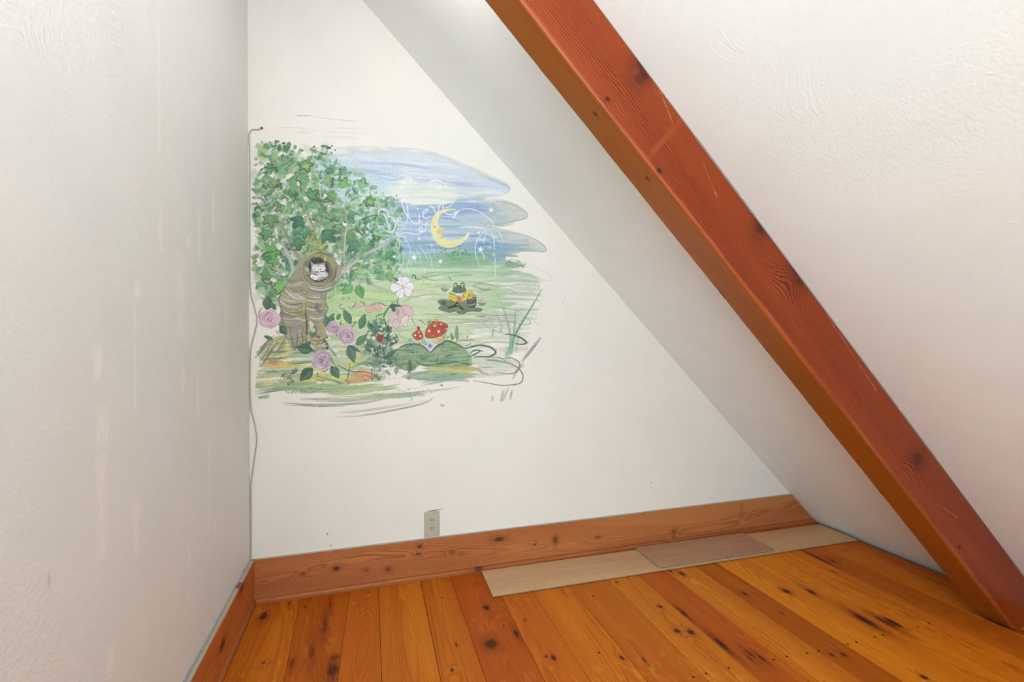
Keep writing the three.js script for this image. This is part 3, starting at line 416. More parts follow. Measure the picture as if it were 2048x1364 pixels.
// ------------------------------------------------------------------ the mural, hand-painted on the back wall
// Brush work is laid out on a sketch grid that foreshortens with the wall; lay() turns a grid point into metres on the wall and so into a canvas pixel.
{
  const MX0 = -0.482, MX1 = 0.93, MY0 = 0.64, MY1 = 2.14, PPM = 1250, CW = Math.round((MX1 - MX0) * PPM), CH = Math.round((MY1 - MY0) * PPM), B = 2.75;
  const cv = newCanvas(CW, CH), c = cv.getContext('2d');
  const wallPoint = (gx, gy) => { const u = (gx - 1024) / FOCAL, v = (682 - gy) / FOCAL, t = -BACK / (CY - SY * u); return [t * (CY * u + SY), v * t + EYE]; };
  const lay = ([gx, gy]) => { const [x, y] = wallPoint(gx, gy); return [(x - MX0) * PPM, (MY1 - y) * PPM]; };
  const pts = (s) => Array.isArray(s) ? s : s.trim().split(/\s+/).map((p) => p.split(',').map(Number));
  const zoomed = (ox, oy, k) => (s) => pts(s).map(([x, y]) => [ox + x * k, oy + y * k]);     // points read off an enlarged detail
  function smooth(P, n = 8, closed = false) {
    const o = [], L = P.length, at = (i) => closed ? P[(i + L) % L] : P[clamp(i, 0, L - 1)];
    for (let i = 0; i < (closed ? L : L - 1); i++) { const a = at(i - 1), b = at(i), d = at(i + 1), e = at(i + 2);
      for (let k = 0; k < n; k++) { const t = k / n, t2 = t * t, t3 = t2 * t; o.push([0, 1].map((j) => 0.5 * (2 * b[j] + (d[j] - a[j]) * t + (2 * a[j] - 5 * b[j] + 4 * d[j] - e[j]) * t2 + (3 * b[j] - a[j] - 3 * d[j] + e[j]) * t3))); } }
    if (!closed) o.push(P[L - 1]); return o;
  }
  const rgba = (h, a) => { const v = parseInt(h.slice(1), 16); return `rgba(${v >> 16 & 255},${v >> 8 & 255},${v & 255},${a})`; };
  const vary = (h, d) => { const v = parseInt(h.slice(1), 16), k = rr(-d, d); return '#' + [v >> 16 & 255, v >> 8 & 255, v & 255].map((x) => Math.round(clamp(x + k + rr(-d, d) * 0.3, 0, 255)).toString(16).padStart(2, '0')).join(''); };
  const rot = (x, y, a) => [x * Math.cos(a) - y * Math.sin(a), x * Math.sin(a) + y * Math.cos(a)];
  function poly(P) { c.beginPath(); P.forEach((p, i) => { const q = lay(p); i ? c.lineTo(...q) : c.moveTo(...q); }); }
  // a brush line whose width swells and tapers
  function ribbon(Q, w, color, a, taper) {
    const L = [], R = [];
    for (let i = 0; i < Q.length; i++) { const p = Q[Math.max(0, i - 1)], q = Q[Math.min(Q.length - 1, i + 1)], d = Math.hypot(q[0] - p[0], q[1] - p[1]) || 1, t = i / (Q.length - 1), k = w / 2 * (taper === 0 ? 1 : taper === 2 ? (1 - t) * 0.9 + 0.1 : taper === 3 ? 0.1 + 0.9 * t : 0.25 + 0.75 * Math.sin(Math.PI * (0.12 + 0.8 * t)));
      const nx = -(q[1] - p[1]) / d * k, ny = (q[0] - p[0]) / d * k; L.push([Q[i][0] + nx, Q[i][1] + ny]); R.unshift([Q[i][0] - nx, Q[i][1] - ny]); }
    c.fillStyle = rgba(color, a); poly(L.concat(R)); c.closePath(); c.fill();
  }
  const line = (s, color, w = 1, a = 0.9, taper = 1) => ribbon(smooth(pts(s)), w, color, a, taper);
  // a dry brush: many thin bristle marks with gaps
  function dry(s, color, w, a = 0.5, bristles = 12, gaps = 0.4) {
    const Q = smooth(pts(s), 10), n = Q.length;
    for (let b = 0; b < bristles; b++) {
      const off = rr(-0.5, 0.5) * w, i0 = Math.floor(rr(0, 0.35) * n * gaps * 2), i1 = n - Math.floor(rr(0, 0.35) * n * gaps * 2), run = [];
      for (let i = i0; i < i1; i++) { const p = Q[Math.max(0, i - 1)], q = Q[Math.min(n - 1, i + 1)], d = Math.hypot(q[0] - p[0], q[1] - p[1]) || 1; run.push([Q[i][0] - (q[1] - p[1]) / d * off, Q[i][1] + (q[0] - p[0]) / d * off]); }
      if (run.length > 3) ribbon(run, w / bristles * rr(1, 2.6), vary(color, 10), a * rr(0.35, 1), 1);
    }
  }
  function fill(s, color, a = 1, closed = true) { poly(closed ? smooth(pts(s), 8, true) : pts(s)); c.closePath(); c.fillStyle = rgba(color, a); c.fill(); }
  function dab(x, y, rx, ry, ang, color, a, soft = 0) {
    const [X, Y] = lay([x, y]); c.save(); c.translate(X, Y); c.rotate(ang); c.scale(rx * B, ry * B);
    if (soft) { const g = c.createRadialGradient(0, 0, 0, 0, 0, 1); g.addColorStop(0, rgba(color, a)); g.addColorStop(1 - soft * 0.8, rgba(color, a * 0.8)); g.addColorStop(1, rgba(color, 0)); c.fillStyle = g; } else c.fillStyle = rgba(color, a);
    c.beginPath(); c.arc(0, 0, 1, 0, 7); c.fill(); c.restore();
  }
  function inside(P, x, y) { let r = false; for (let i = 0, j = P.length - 1; i < P.length; j = i++) if ((P[i][1] > y) !== (P[j][1] > y) && x < (P[j][0] - P[i][0]) * (y - P[i][1]) / (P[j][1] - P[i][1]) + P[i][0]) r = !r; return r; }
  function scatter(s, n, f, closed = true) { const P = closed ? smooth(pts(s), 6, true) : pts(s), xs = P.map((p) => p[0]), ys = P.map((p) => p[1]), a = Math.min(...xs), b = Math.max(...xs), d = Math.min(...ys), e = Math.max(...ys); for (let k = 0, tries = 0; k < n && tries < n * 20; tries++) { const x = rr(a, b), y = rr(d, e); if (inside(P, x, y)) { f(x, y, k); k++; } } }
  // washes: overlapping horizontal brush strokes in an area
  const wash = (s, colors, n, len, wid, a, slope = 0) => scatter(s, n, (x, y) => { const l = rr(...len), w = rr(...wid), m = slope + rr(-0.06, 0.06), h = rr(-0.02, 0.02) * l; ribbon(smooth([[x - l / 2, y - l / 2 * m], [x, y + h], [x + l / 2, y + l / 2 * m]], 6), w, vary(pick(colors), 6), a * rr(0.4, 1), 1); });
  // clusters of small leafy dabs
  const leaves = (s, colors, n, size, a) => scatter(s, n, (x, y) => { const r = rr(...size), t = rr(0, 6.3); ribbon(smooth([[x - Math.cos(t) * r, y - Math.sin(t) * r], [x + rr(-1, 1) * r * 0.2, y + rr(-1, 1) * r * 0.2], [x + Math.cos(t) * r, y + Math.sin(t) * r]], 4), r * rr(0.7, 1.3), vary(pick(colors), 14), a * rr(0.5, 1), 1); });
  const INK = '#2c3a30';
  function leaf(x, y, len, wid, ang, color, o = {}) {                   // pointed leaf, its stalk at (x, y)
    const T = (u, v) => { const [a, b] = rot(u * len, v * wid / 2, ang); return [x + a, y + b]; };
    const E = [T(0, 0), T(0.2, 0.7), T(0.48, 1), T(0.8, 0.5), T(1, 0), T(0.8, -0.5), T(0.48, -1), T(0.2, -0.7)];
    fill(E, color, o.a ?? 0.85);
    if (o.light) fill([T(0.15, 0), T(0.45, -0.75), T(0.85, -0.3), T(0.9, 0)], o.light, 0.55);
    if (o.ink !== 0) { ribbon(smooth(E.slice(0, 5)), o.w ?? 0.9, o.ink ?? INK, o.ia ?? 0.8, 1); ribbon(smooth([...E.slice(4), E[0]]), (o.w ?? 0.9) * 0.8, o.ink ?? INK, (o.ia ?? 0.8) * 0.7, 1); }
    if (o.vein !== 0) ribbon(smooth([T(0.05, 0), T(0.5, 0.08), T(0.9, 0)]), 0.7, o.vein ?? INK, 0.7, 2);
  }
  function lobed(x, y, r, ang, color, o = {}) {                          // ivy-like leaf of three or five points
    const E = [], n = o.n ?? 5; for (let i = 0; i < n; i++) { const a = ang + (i - (n - 1) / 2) * (o.open ?? 0.95), k = 1 - 0.16 * Math.abs(i - (n - 1) / 2); for (const [da, q] of [[-0.36, 0.66], [-0.2, 0.86], [0, 1.04], [0.2, 0.86], [0.38, 0.66]]) { const [u, v] = rot(r * q * k, 0, a + da); E.push([x + u, y + v * 0.95]); } }
    E.push([x - Math.cos(ang) * r * 0.3, y - Math.sin(ang) * r * 0.3]);
    fill(E, color, o.a ?? 0.8);
    if (o.glow) dab(x + Math.cos(ang) * r * 0.35, y + Math.sin(ang) * r * 0.35, r * 0.32, r * 0.45, ang, o.glow, 0.75, 0.8);
    if (o.ink !== 0) { const Q = smooth(E, 5, true), k = Math.floor(Q.length * rr(0, 0.3)); ribbon(Q.slice(k, k + Math.floor(Q.length * (o.part ?? 0.55))), o.w ?? 1.1, INK, o.ia ?? 0.75, 1); }
    for (let i = 0; i < n; i++) { const a = ang + (i - (n - 1) / 2) * (o.open ?? 0.95), [u, v] = rot(r * 0.7, 0, a); ribbon(smooth([[x, y], [x + u * 0.5, y + v * 0.5], [x + u, y + v]], 4), 0.6, o.vein ?? '#cfe3b0', 0.55, 2); }
  }
  srand(2006);
  c.lineCap = 'round';

  // ---- sky
  const within = (areas, f) => { c.save(); c.beginPath(); for (const a of areas) { smooth(pts(a), 8, true).forEach((p, i) => { const q = lay(p); i ? c.lineTo(...q) : c.moveTo(...q); }); c.closePath(); } c.clip(); f(); c.restore(); };
  const SKY = '640,312 665,297 700,293 770,293 840,298 890,311 950,336 1000,358 1018,372 1014,386 985,393 955,398 952,420 960,445 980,462 1000,480 1010,505 1000,535 900,545 790,545 730,500 690,420 630,350';
  const LOBE1 = '940,397 990,397 1030,407 1050,420 1055,431 1046,440 1010,446 960,449 930,430', LOBE2 = '940,452 1000,457 1050,470 1080,484 1092,496 1089,504 1050,503 1000,508 960,512', TOPLOBE = '960,352 995,362 1019,373 1014,386 985,394 950,390';
  within([SKY, LOBE1, LOBE2, TOPLOBE], () => {
    fill(SKY, '#e3e9f0', 0.7); fill(LOBE1, '#d6dedb', 0.4); fill(LOBE2, '#d8e0dc', 0.4); fill(TOPLOBE, '#ccd8e8', 0.6);
    wash(SKY, ['#e0e8f1', '#d6e1ee', '#e8edf2', '#d0dcec'], 240, [60, 150], [4, 12], 0.32, 0.08);
    wash('655,322 740,320 860,332 980,366 960,378 860,354 740,350 660,347', ['#bccde6', '#b4c8e2', '#c6d5e8', '#dbe5ee'], 100, [40, 130], [2, 7], 0.28, 0.12);
    wash('648,340 730,338 800,352 850,357 1000,370 990,376 840,366 780,373 690,368', ['#9cb4dc', '#93aed8', '#b0c4e2'], 70, [30, 90], [1.6, 4], 0.36, 0.06);
    for (const t of ['660,345 720,340 780,350 820,356', '700,352 760,356 800,364', '850,360 900,366 960,374', '690,325 800,328 900,344']) dry(t, '#8ea9d6', 6, 0.35, 9);
    wash('920,385 980,392 1000,430 985,510 920,510', ['#b4c8d2', '#c4d4d8', '#a8bfcf', '#d2dedc'], 120, [24, 60], [3, 8], 0.28, 0.05); wash('1000,400 1045,420 1040,440 1000,445', ['#d3dcd8', '#c4d2d0'], 26, [20, 40], [2, 5], 0.3, 0.1); wash('1000,460 1080,490 1080,502 1000,506', ['#d0dad6', '#bfd0d0', '#b0c8c8'], 40, [20, 50], [2, 5], 0.28, 0.08);
    wash('770,404 900,412 960,405 985,500 955,510 800,515 765,440', ['#9ab4d8', '#a6bedc', '#8eaad2', '#b0c6e0', '#a0badb'], 240, [40, 110], [3, 8], 0.33, 0.03);
    wash('772,412 870,414 866,470 790,500', ['#86a4d2', '#93aed8', '#7b9bce'], 80, [30, 70], [3, 7], 0.34);
    wash('880,400 950,402 940,430 880,425', ['#8aa6d0', '#9ab4d6'], 40, [30, 70], [3, 6], 0.35);
    wash('885,430 985,425 985,475 885,470', ['#b4cadb', '#c2d5dd', '#a4bfd8', '#c9d6c8'], 80, [30, 80], [3, 7], 0.36);
    for (const t of ['872,438 900,440 925,446', '860,452 900,455 930,452', '880,472 930,470 980,478', '800,440 840,436 870,440']) dry(t, '#6f95c4', 6, 0.4, 9);
    wash('780,486 1010,486 1010,522 780,522', ['#7aa2c0', '#84abc2', '#90b5c0', '#6f98bd'], 130, [40, 110], [3, 8], 0.34);
    wash('965,470 1012,480 1010,515 960,515', ['#6f98c4', '#80a5ca'], 34, [14, 40], [3, 7], 0.4);
    for (const t of ['940,476 960,470 985,480 1000,492', '950,492 975,488 1002,500']) dry(t, '#5f8abf', 7, 0.4, 9);
  });
  // the top of the sky fades out unevenly
  c.save(); c.globalCompositeOperation = 'destination-out';
  for (const [a, b, n] of [[[650, 300], [850, 290], 46], [[850, 290], [1015, 366], 34], [[640, 312], [665, 297], 8], [[955, 400], [1000, 396], 8]]) for (let k = 0; k < n; k++) { const t = rnd(); dab(lerp(a[0], b[0], t), lerp(a[1], b[1], t) + rr(-4, 5), rr(16, 34), rr(4, 10), 0.1, '#000000', 0.34, 1); }
  c.restore();
  // right-hand lobes of thin paint, each with a darker rim where the brush turned
  line('985,403 1020,408 1046,421 1055,431 1047,438 1015,443 980,446', '#93b0b4', 1.8, 0.5, 1); dry('960,448 1000,450 1035,444', '#a4bcc4', 7, 0.35, 8);
  line('1015,463 1050,470 1078,483 1091,495 1090,503 1070,503 1040,501 1015,505', '#9ab8b8', 1.7, 0.5, 1); dry('990,512 1020,508 1040,504', '#9fbac6', 7, 0.3, 8);
  line('985,364 1008,369 1019,375 1014,384 1002,383', '#93a8c8', 1.7, 0.5, 1); dry('960,352 985,360 1002,368', '#b9c9e2', 8, 0.4, 8);
  line('1058,530 1085,541 1103,556 1100,562 1078,561', '#c9c9c4', 1.2, 0.3, 1);
  // cloud
  const CLOUD = '772,374 800,362 818,357 836,366 858,366 868,360 882,366 900,378 915,392 905,404 870,410 836,408 806,398 780,388';
  fill(CLOUD, '#dfe6de', 0.75); wash(CLOUD, ['#e6ebe2', '#d6e0d4', '#eef0e6', '#cfdcd6'], 130, [20, 60], [3, 7], 0.55); wash('800,400 850,405 895,401 885,408 840,410', ['#f0efd9', '#e8ecd6'], 20, [26, 50], [1.6, 3.4], 0.6); wash('836,410 905,408 950,405 960,428 850,428', ['#8aa8d6', '#98b3da', '#7f9fd0', '#a2bbdc'], 80, [20, 50], [2, 5], 0.5);
  scatter('796,364 820,353 836,364 820,370', 40, (x, y) => dab(x, y, rr(1.5, 3.5), rr(1.2, 2.6), 0, '#f4f4ee', 0.6, 0.7));
  line('858,364 871,360 876,361 886,368 893,373', '#f4f6f6', 2.6, 0.9); line('874,364 882,367 890,371', '#7f9fcc', 1.6, 0.7); line('760,352 772,354 790,356', '#f2f4f4', 2, 0.7);
  wash('690,350 770,352 790,372 770,400 700,400', ['#c9dbe4', '#b9d2dc', '#d3e0e2'], 70, [20, 60], [3, 7], 0.5);

  // ---- meadow and water
  const MEADOW = '650,560 700,545 740,532 790,526 900,526 1000,522 1030,530 1060,545 1080,568 1078,620 1060,680 1050,720 1040,750 960,770 860,786 740,790 640,790 560,780 520,720 560,690 650,690';
  within([MEADOW], () => {
    scatter('660,560 800,535 960,535 1000,560 985,610 940,660 880,710 760,720 690,700', 120, (x, y) => dab(x, y, rr(16, 34), rr(8, 16), 0, '#d5e4bf', 0.26, 1));
    wash('740,530 900,528 1000,524 1010,560 960,590 800,570 690,580', ['#a6cba0', '#b4d4a8', '#c2dcb0', '#9cc4a0', '#cfe2ba'], 190, [40, 130], [3, 9], 0.34);
    wash('660,590 760,560 900,560 990,580 970,640 880,690 760,680 660,660', ['#cde2ae', '#d8e8ba', '#c4dca6', '#e0ecc6', '#b6d69c'], 250, [40, 120], [4, 11], 0.34);
    wash('650,590 740,570 800,600 740,650 660,650', ['#b0d48a', '#bcda92', '#a6ce8a', '#cae09c'], 150, [25, 70], [4, 9], 0.45);
    wash('850,650 1000,620 1040,640 1040,740 900,750 880,700', ['#dce6cc', '#d2e0c0', '#e2e9d6', '#d8e2d0'], 130, [30, 100], [3, 9], 0.24);
    wash('930,560 1060,548 1078,575 1060,640 960,650', ['#d0e2cc', '#c0dac0', '#d9e6d6', '#b8d6bc'], 100, [30, 90], [3, 8], 0.24, 0.06);
    wash('966,588 1010,588 1012,612 970,618', ['#a8d298', '#b4d8a0'], 22, [20, 50], [3, 8], 0.38);
    wash('900,670 960,660 970,700 920,710', ['#dbe8a8', '#cfe0a0'], 14, [20, 40], [3, 8], 0.3);
  });
  wash('790,514 960,506 1000,520 1010,535 860,536 782,534', ['#84b49c', '#8fbc9e', '#78aa98', '#9cc49a'], 100, [40, 110], [2, 6], 0.36);
  for (const t of ['1000,524 1025,527 1050,533', '1005,532 1030,533 1044,536', '960,545 1000,547 1040,544']) dry(t, '#8fb898', 8, 0.4, 10);
  dry('1000,540 1040,546 1085,560', '#aaccb0', 7, 0.32); dry('1030,560 1060,562 1082,566', '#b4d0bc', 6, 0.36);
  line('930,545 870,545 845,552 862,560 880,562', '#7d9a6a', 2.2, 0.55); line('842,556 880,549 935,541', '#69a06a', 3.4, 0.5, 2); line('905,542 920,548 945,550 900,552', '#6fa47a', 2.6, 0.45);
  wash('880,612 1010,630 1000,650 860,640', ['#a9b490', '#9aa884'], 16, [50, 100], [1, 2.4], 0.4);
  scatter('882,490 910,488 932,500 940,514 912,520 884,512', 80, (x, y) => dab(x, y, rr(1.5, 4), rr(1.5, 3.5), 0, vary(pick(['#4f8f4f', '#5f9c55', '#447f55', '#86b45c']), 12), 0.7, 0.5));  // far bush
  wash('850,512 960,510 960,530 850,530', ['#79ac6a', '#8aba70', '#6aa47c'], 40, [30, 80], [2, 5], 0.4);
  scatter('985,515 1010,512 1050,528 1048,536 1000,530', 40, (x, y) => dab(x, y, rr(1.5, 3.5), rr(1, 2.4), 0, vary(pick(['#6f9f7a', '#8ab488', '#5f947c']), 12), 0.5, 0.5));
  for (const s of ['850,628 900,630 940,627 980,630', '890,636 940,640 985,634', '868,644 920,647 970,640 990,650', '820,598 850,590 890,589', '845,602 880,597 905,600', '960,566 1000,558 1050,564', '950,610 1000,616 1050,622', '830,580 870,574 900,578']) line(s, pick(['#8aa07a', '#9aa88c', '#7f9878']), rr(1.2, 2.4), 0.4);

  // ---- lower left ground
  const GROUND = '515,700 560,672 650,668 720,680 760,720 770,760 740,785 640,790 560,782 516,796 512,760 520,720';
  within([GROUND], () => wash(GROUND, ['#9cbd86', '#aac890', '#b6d09c', '#d3da9c', '#dfd990', '#c4d6a0'], 230, [25, 80], [3, 8], 0.4));
  wash('560,662 650,665 640,700 560,700', ['#d8cf6a', '#c8c070', '#8fae62'], 50, [10, 30], [3, 6], 0.5);
  for (const [s, col] of [['525,732 570,730 600,728', '#e8c85a'], ['520,768 540,766 548,768', '#ead886'], ['526,722 550,722 566,718', '#dd9a5c'], ['535,726 560,727', '#c08a58'], ['590,760 640,756 690,748', '#e6d45e'], ['590,740 630,736 650,742', '#e4d26a'], ['684,762 720,758 745,752', '#e89a50'], ['700,750 730,748 760,760', '#e07a48'], ['640,760 690,752 700,758', '#d8dc78'], ['560,716 580,712', '#ecd870'], ['690,728 720,722', '#dcd650']]) dry(s, col, 12, 0.7, 14);
  for (const [s, col, w] of [['574,706 620,704 640,700', '#4f9056', 9], ['575,725 620,722 640,718', '#5a9c5a', 9], ['530,718 560,716 585,712', '#477f5a', 4], ['535,705 580,702', '#4f8a54', 5], ['516,784 560,778 620,766', '#6aa47a', 8], ['516,796 540,793', '#5f9a74', 6], ['600,782 680,780 760,770', '#8cba74', 9], ['560,776 640,770 700,772', '#86b68a', 8], ['550,745 590,742 600,736', '#7fae78', 7], ['528,747 548,744 556,748', '#5a9a74', 8], ['640,755 665,760 690,770', '#4f9058', 7], ['630,758 650,762', '#5c9a68', 4], ['640,790 700,796 770,792 850,786', '#bcd4a4', 11], ['700,778 760,778 800,772', '#a9cc7c', 9], ['560,808 640,810 720,806 780,796', '#a8b08c', 5], ['620,800 700,800 760,792', '#b9c8a4', 6], ['700,734 730,726 760,730', '#5f9a5c', 7], ['740,790 800,792 850,784', '#a8c49a', 9]]) dry(s, col, w, 0.6, 12);
  for (const s of ['566,804 600,808 640,812 690,812', '660,826 720,822 790,812 860,800', '668,834 730,830 800,818 850,806 872,792', '600,798 660,797', '880,809 890,813', '720,790 800,788 880,780 930,774']) dry(s, '#aba79e', 4, 0.36, 9);
  line('594,232 618,231 640,235', '#aaa49c', 1.6, 0.5, 2); line('640,236 680,240 718,243', '#c4beb6', 1, 0.35); line('552,256 600,256 640,262', '#ccc7be', 1, 0.3); wash('560,262 740,250 860,290 700,284 580,272', ['#dcd6cc', '#e2dbd0'], 14, [40, 120], [2, 5], 0.12);

  // ---- tree: branches and trunk
  const G1 = ['#4d8f52', '#3f8050', '#5a9c58', '#6aa862', '#7fb46c', '#93c27c', '#358055'], G2 = ['#b4d4a4', '#a4caa0', '#c3dcae', '#9cc8a8', '#aed0b8'], G3 = ['#2f6b48', '#2c6350', '#3a7448', '#27594a'];
  const CROWN = '512,300 540,284 570,288 606,298 640,296 668,310 690,334 722,346 742,366 770,388 798,402 812,430 800,452 806,486 800,520 790,548 744,566 700,566 660,592 640,560 604,548 580,590 560,612 524,600 510,560 508,470 506,400';
  scatter(CROWN, 130, (x, y) => dab(x, y, rr(10, 24), rr(8, 18), rr(0, 3), pick(G2), 0.3, 0.9));
  wash('650,330 720,350 790,420 800,470 710,460 670,400', ['#b4cfd8', '#c0d8d8', '#a8c8cc', '#9cbcd4'], 60, [20, 60], [4, 9], 0.36);
  scatter('530,330 600,310 660,330 740,400 770,440 790,520 720,560 650,500 560,600 520,560 515,420', 90, (x, y) => dab(x, y, rr(8, 18), rr(6, 13), rr(0, 3), pick(['#7fb083', '#93be8c', '#6fa478', '#8abaa0', '#a4c880']), 0.4, 0.85));
  leaves(CROWN, G2, 460, [3, 8], 0.5);
  for (const [s, w] of [['612,540 600,520 584,496 574,474 562,452 548,432', 12], ['574,470 560,440 552,410', 6], ['664,566 684,546 702,526 726,508 760,496 784,484', 11], ['672,560 684,530 690,500 692,470 700,440 694,410', 9], ['640,520 630,480 620,440 606,400 590,366', 10], ['690,556 720,558 752,572 782,584', 5], ['700,530 740,538 770,550', 4], ['620,460 600,440 590,420', 5], ['664,390 655,410 650,440', 5]]) { line(s, '#8c8676', w, 0.7, 2); dry(s, '#c4c0b8', w * 0.7, 0.6, 7); line(s, '#5c5648', 1.2, 0.5, 2); }
  leaves(CROWN, G1, 700, [2.5, 8.5], 0.66); leaves('530,330 600,310 680,340 750,400 790,520 700,560 650,510 560,600 520,540', ['#4f9058', '#5f9c62', '#6fa86a', '#458556', '#78ae74', '#8aba80'], 260, [5, 12], 0.5);
  leaves('600,430 700,420 740,470 720,520 660,500 600,500', ['#55906a', '#6a9c6c', '#83a85e', '#a4a85a', '#44805e'], 130, [3, 7], 0.7);
  leaves('606,470 640,470 650,510 610,510', ['#b9b650', '#8a9448', '#c2c46a', '#a08a50'], 60, [2, 5], 0.7);
  leaves('700,390 800,400 806,500 780,540 700,520', ['#4a8a66', '#6aa67c', '#8fc0a0', '#39785a'], 130, [2.5, 6], 0.65);
  leaves('525,320 610,305 690,345 760,400 800,440 795,520 720,560 650,505 560,600 520,545', G3, 170, [2.5, 6.5], 0.6);
  scatter('530,340 620,320 700,380 770,430 780,510 700,540 650,490 560,560', 60, (x, y) => { const a = rr(0, 6.3); line([[x, y], [x + Math.cos(a) * 5, y + Math.sin(a) * 5], [x + Math.cos(a + 0.7) * 9, y + Math.sin(a + 0.7) * 9]], INK, rr(0.8, 1.6), 0.6); });
  // small free dabs round the crown
  for (const [x, y] of zoomed(500, 270, 0.1173)('345,130 465,112 575,142 415,190 425,232 610,268 720,275 695,335 835,312 515,260 235,345 320,385 370,420 315,495 470,490 580,515 620,590 245,365 205,340 430,490 380,520 1095,200 1245,190 1300,195 1340,220 1125,280 1230,320 1285,325 1120,380')) { dab(x, y, rr(2.5, 4.4), rr(1.8, 3), rr(-0.6, 0.4), vary(pick(G3.concat(G1)), 10), 0.85); dab(x + 1, y + 1.4, 2, 1.4, 0, '#7fae78', 0.5); }
  for (const [x, y] of [[664, 292], [670, 300], [663, 305], [661, 296], [793, 391], [788, 398], [795, 400], [786, 405]]) dab(x, y, 2, 1.7, 0.3, '#5d7f58', 0.8);
  for (const [x, y, r] of [[525, 300, 7], [512, 318, 4.5], [522, 326, 5.5], [552, 306, 6], [565, 300, 4], [547, 318, 4]]) dab(x, y, r, r * 0.85, 0, '#a9c46c', 0.75, 0.5);
  line('569,290 568,302 564,316 566,324 570,328', '#3f4a34', 1, 0.8); line('624,310 628,302 634,297 639,297', '#55634a', 1, 0.8); line('576,338 590,332 600,326', '#8a8468', 2, 0.7);
  leaves('508,530 530,520 560,560 560,600 524,604', ['#7fb47c', '#a9d09c', '#8fc084'], 50, [2, 5], 0.6); leaves('655,560 700,556 730,580 690,600 655,600', ['#5aa060', '#74b468', '#8cc470', '#3f8a58'], 60, [2, 5], 0.65);
  // outlined leaves
  for (const [x, y, r, a, col, n, glow] of [[610, 326, 17, 1.2, '#5f9c5c', 5, '#d6cc48'], [604, 352, 15, 1.5, '#6aa664', 3], [548, 364, 11, 0.4, '#86b260', 5], [536, 338, 12, 0.1, '#5f9e62', 3], [684, 372, 16, -1.1, '#68ac58', 3], [722, 372, 15, -1.2, '#6fae68', 3], [737, 400, 14, 0.9, '#4c9048', 5, '#d0c83c'], [540, 436, 17, 1.4, '#5fa05e', 5], [534, 464, 15, 1.8, '#62a460', 5], [600, 438, 19, 2.2, '#2f7a50', 3], [610, 458, 17, 1.6, '#3f8a60', 3], [596, 480, 18, 1.5, '#3c8258', 3], [548, 500, 20, 2.6, '#5fae4a', 5], [552, 520, 15, 2.9, '#63aa52', 3], [650, 466, 22, 0.8, '#2c7450', 3], [668, 392, 18, 2.6, '#5c9a50', 3], [514, 426, 9, 1.9, '#4f8a58', 3], [560, 572, 16, 1.9, '#7cbc5c', 5], [534, 548, 13, 2.2, '#5c9c54', 3], [700, 460, 17, 1.4, '#5f9a4e', 1], [712, 486, 20, 2.3, '#3a7c58', 3], [757, 476, 12, 2.6, '#4a7a38', 3, '#b4b43c'], [784, 482, 10, 0.5, '#5a9460', 1], [776, 508, 14, 0.9, '#3a7f50', 3], [760, 536, 12, 2.3, '#5aa46c', 3], [776, 544, 13, 1.2, '#5fa04a', 1], [705, 570, 16, 2.4, '#5ea858', 1], [715, 570, 17, 1.2, '#56a05a', 1], [654, 358, 13, 0.8, '#6ca468', 3], [640, 420, 13, 0.4, '#62985a', 3], [735, 436, 11, 1.9, '#4f8f5c', 3], [730, 455, 10, 1.6, '#3f7a4c', 3], [580, 384, 14, 0.4, '#3c7f54', 3], [620, 392, 16, -0.6, '#55985a', 5], [566, 414, 14, 2.7, '#6fae58', 3], [690, 345, 11, -2.6, '#5fa068', 3], [650, 340, 12, 0.2, '#3f7a50', 1], [528, 384, 9, 1.2, '#74ac58', 3], [702, 424, 12, 1.3, '#4f8c56', 3]])
    n === 1 ? leaf(x, y, r * 1.7, r * 1.1, a, col, { ia: 0.7, vein: '#cfe3b0', light: vary(col, 26) }) : lobed(x, y, r * 1.22, a, vary(col, 8), { n, glow, w: 1.6, ia: 0.85, part: rr(0.5, 0.85), vein: pick(['#cfe3b0', '#9cc48a', '#b4cf70']) });
  leaf(586, 300 + 62, 26, 16, 1.5, '#6fa868', { vein: 0, ia: 0.4 }); leaf(610, 344, 34, 18, 1.6, '#67a566', { vein: 0, ia: 0.35 });
  for (const s of ['520,342 530,335 540,337 552,334 553,342 548,346', '532,366 540,374 554,374 556,366', '598,362 602,376 602,384', '508,422 514,414 520,416 526,422', '552,400 560,410 562,416', '545,404 534,410 534,420', '566,492 584,500 600,500', '520,514 534,506 560,500', '524,560 534,568 544,562', '538,530 546,540 562,546', '640,404 652,398 664,404 676,412', '724,440 742,432 758,430', '700,404 712,396 724,392', '744,470 752,480 760,474', '740,446 748,436 760,430 772,438', '712,456 722,468 730,470', '736,476 744,486 750,498', '612,392 628,400 648,404', '580,400 566,392 558,384']) line(s, INK, rr(1.4, 2.4), 0.8);
  for (let k = 0; k < 26; k++) { const x = rr(520, 790), y = rr(340, 560); line([[x, y], [x + rr(-8, 8), y + rr(-7, 7)], [x + rr(-14, 14), y + rr(-12, 12)]], pick([INK, '#4a5240', '#dfe8d2', '#eef2e6']), rr(0.7, 1.3), 0.55); }

  // pale limbs over the leaves
  for (const [s, w] of [['650,580 668,562 686,544 706,528 720,514', 9], ['716,516 744,502 766,492 782,482', 6], ['578,560 586,540 580,516 570,496 566,478', 8], ['690,540 688,510 690,480 696,440', 4], ['712,556 736,566 764,580 786,584', 4]]) { dry(s, '#b9b6b2', w, 0.85, 9, 0.2); dry(s, '#d2cfce', w * 0.6, 0.6, 6); line(pts(s).map(([x, y]) => [x + w * 0.4, y + w * 0.45]), '#5c564a', 1.2, 0.7, 2); }
  leaves('690,500 790,480 800,560 720,560', G1, 60, [3, 7], 0.6);
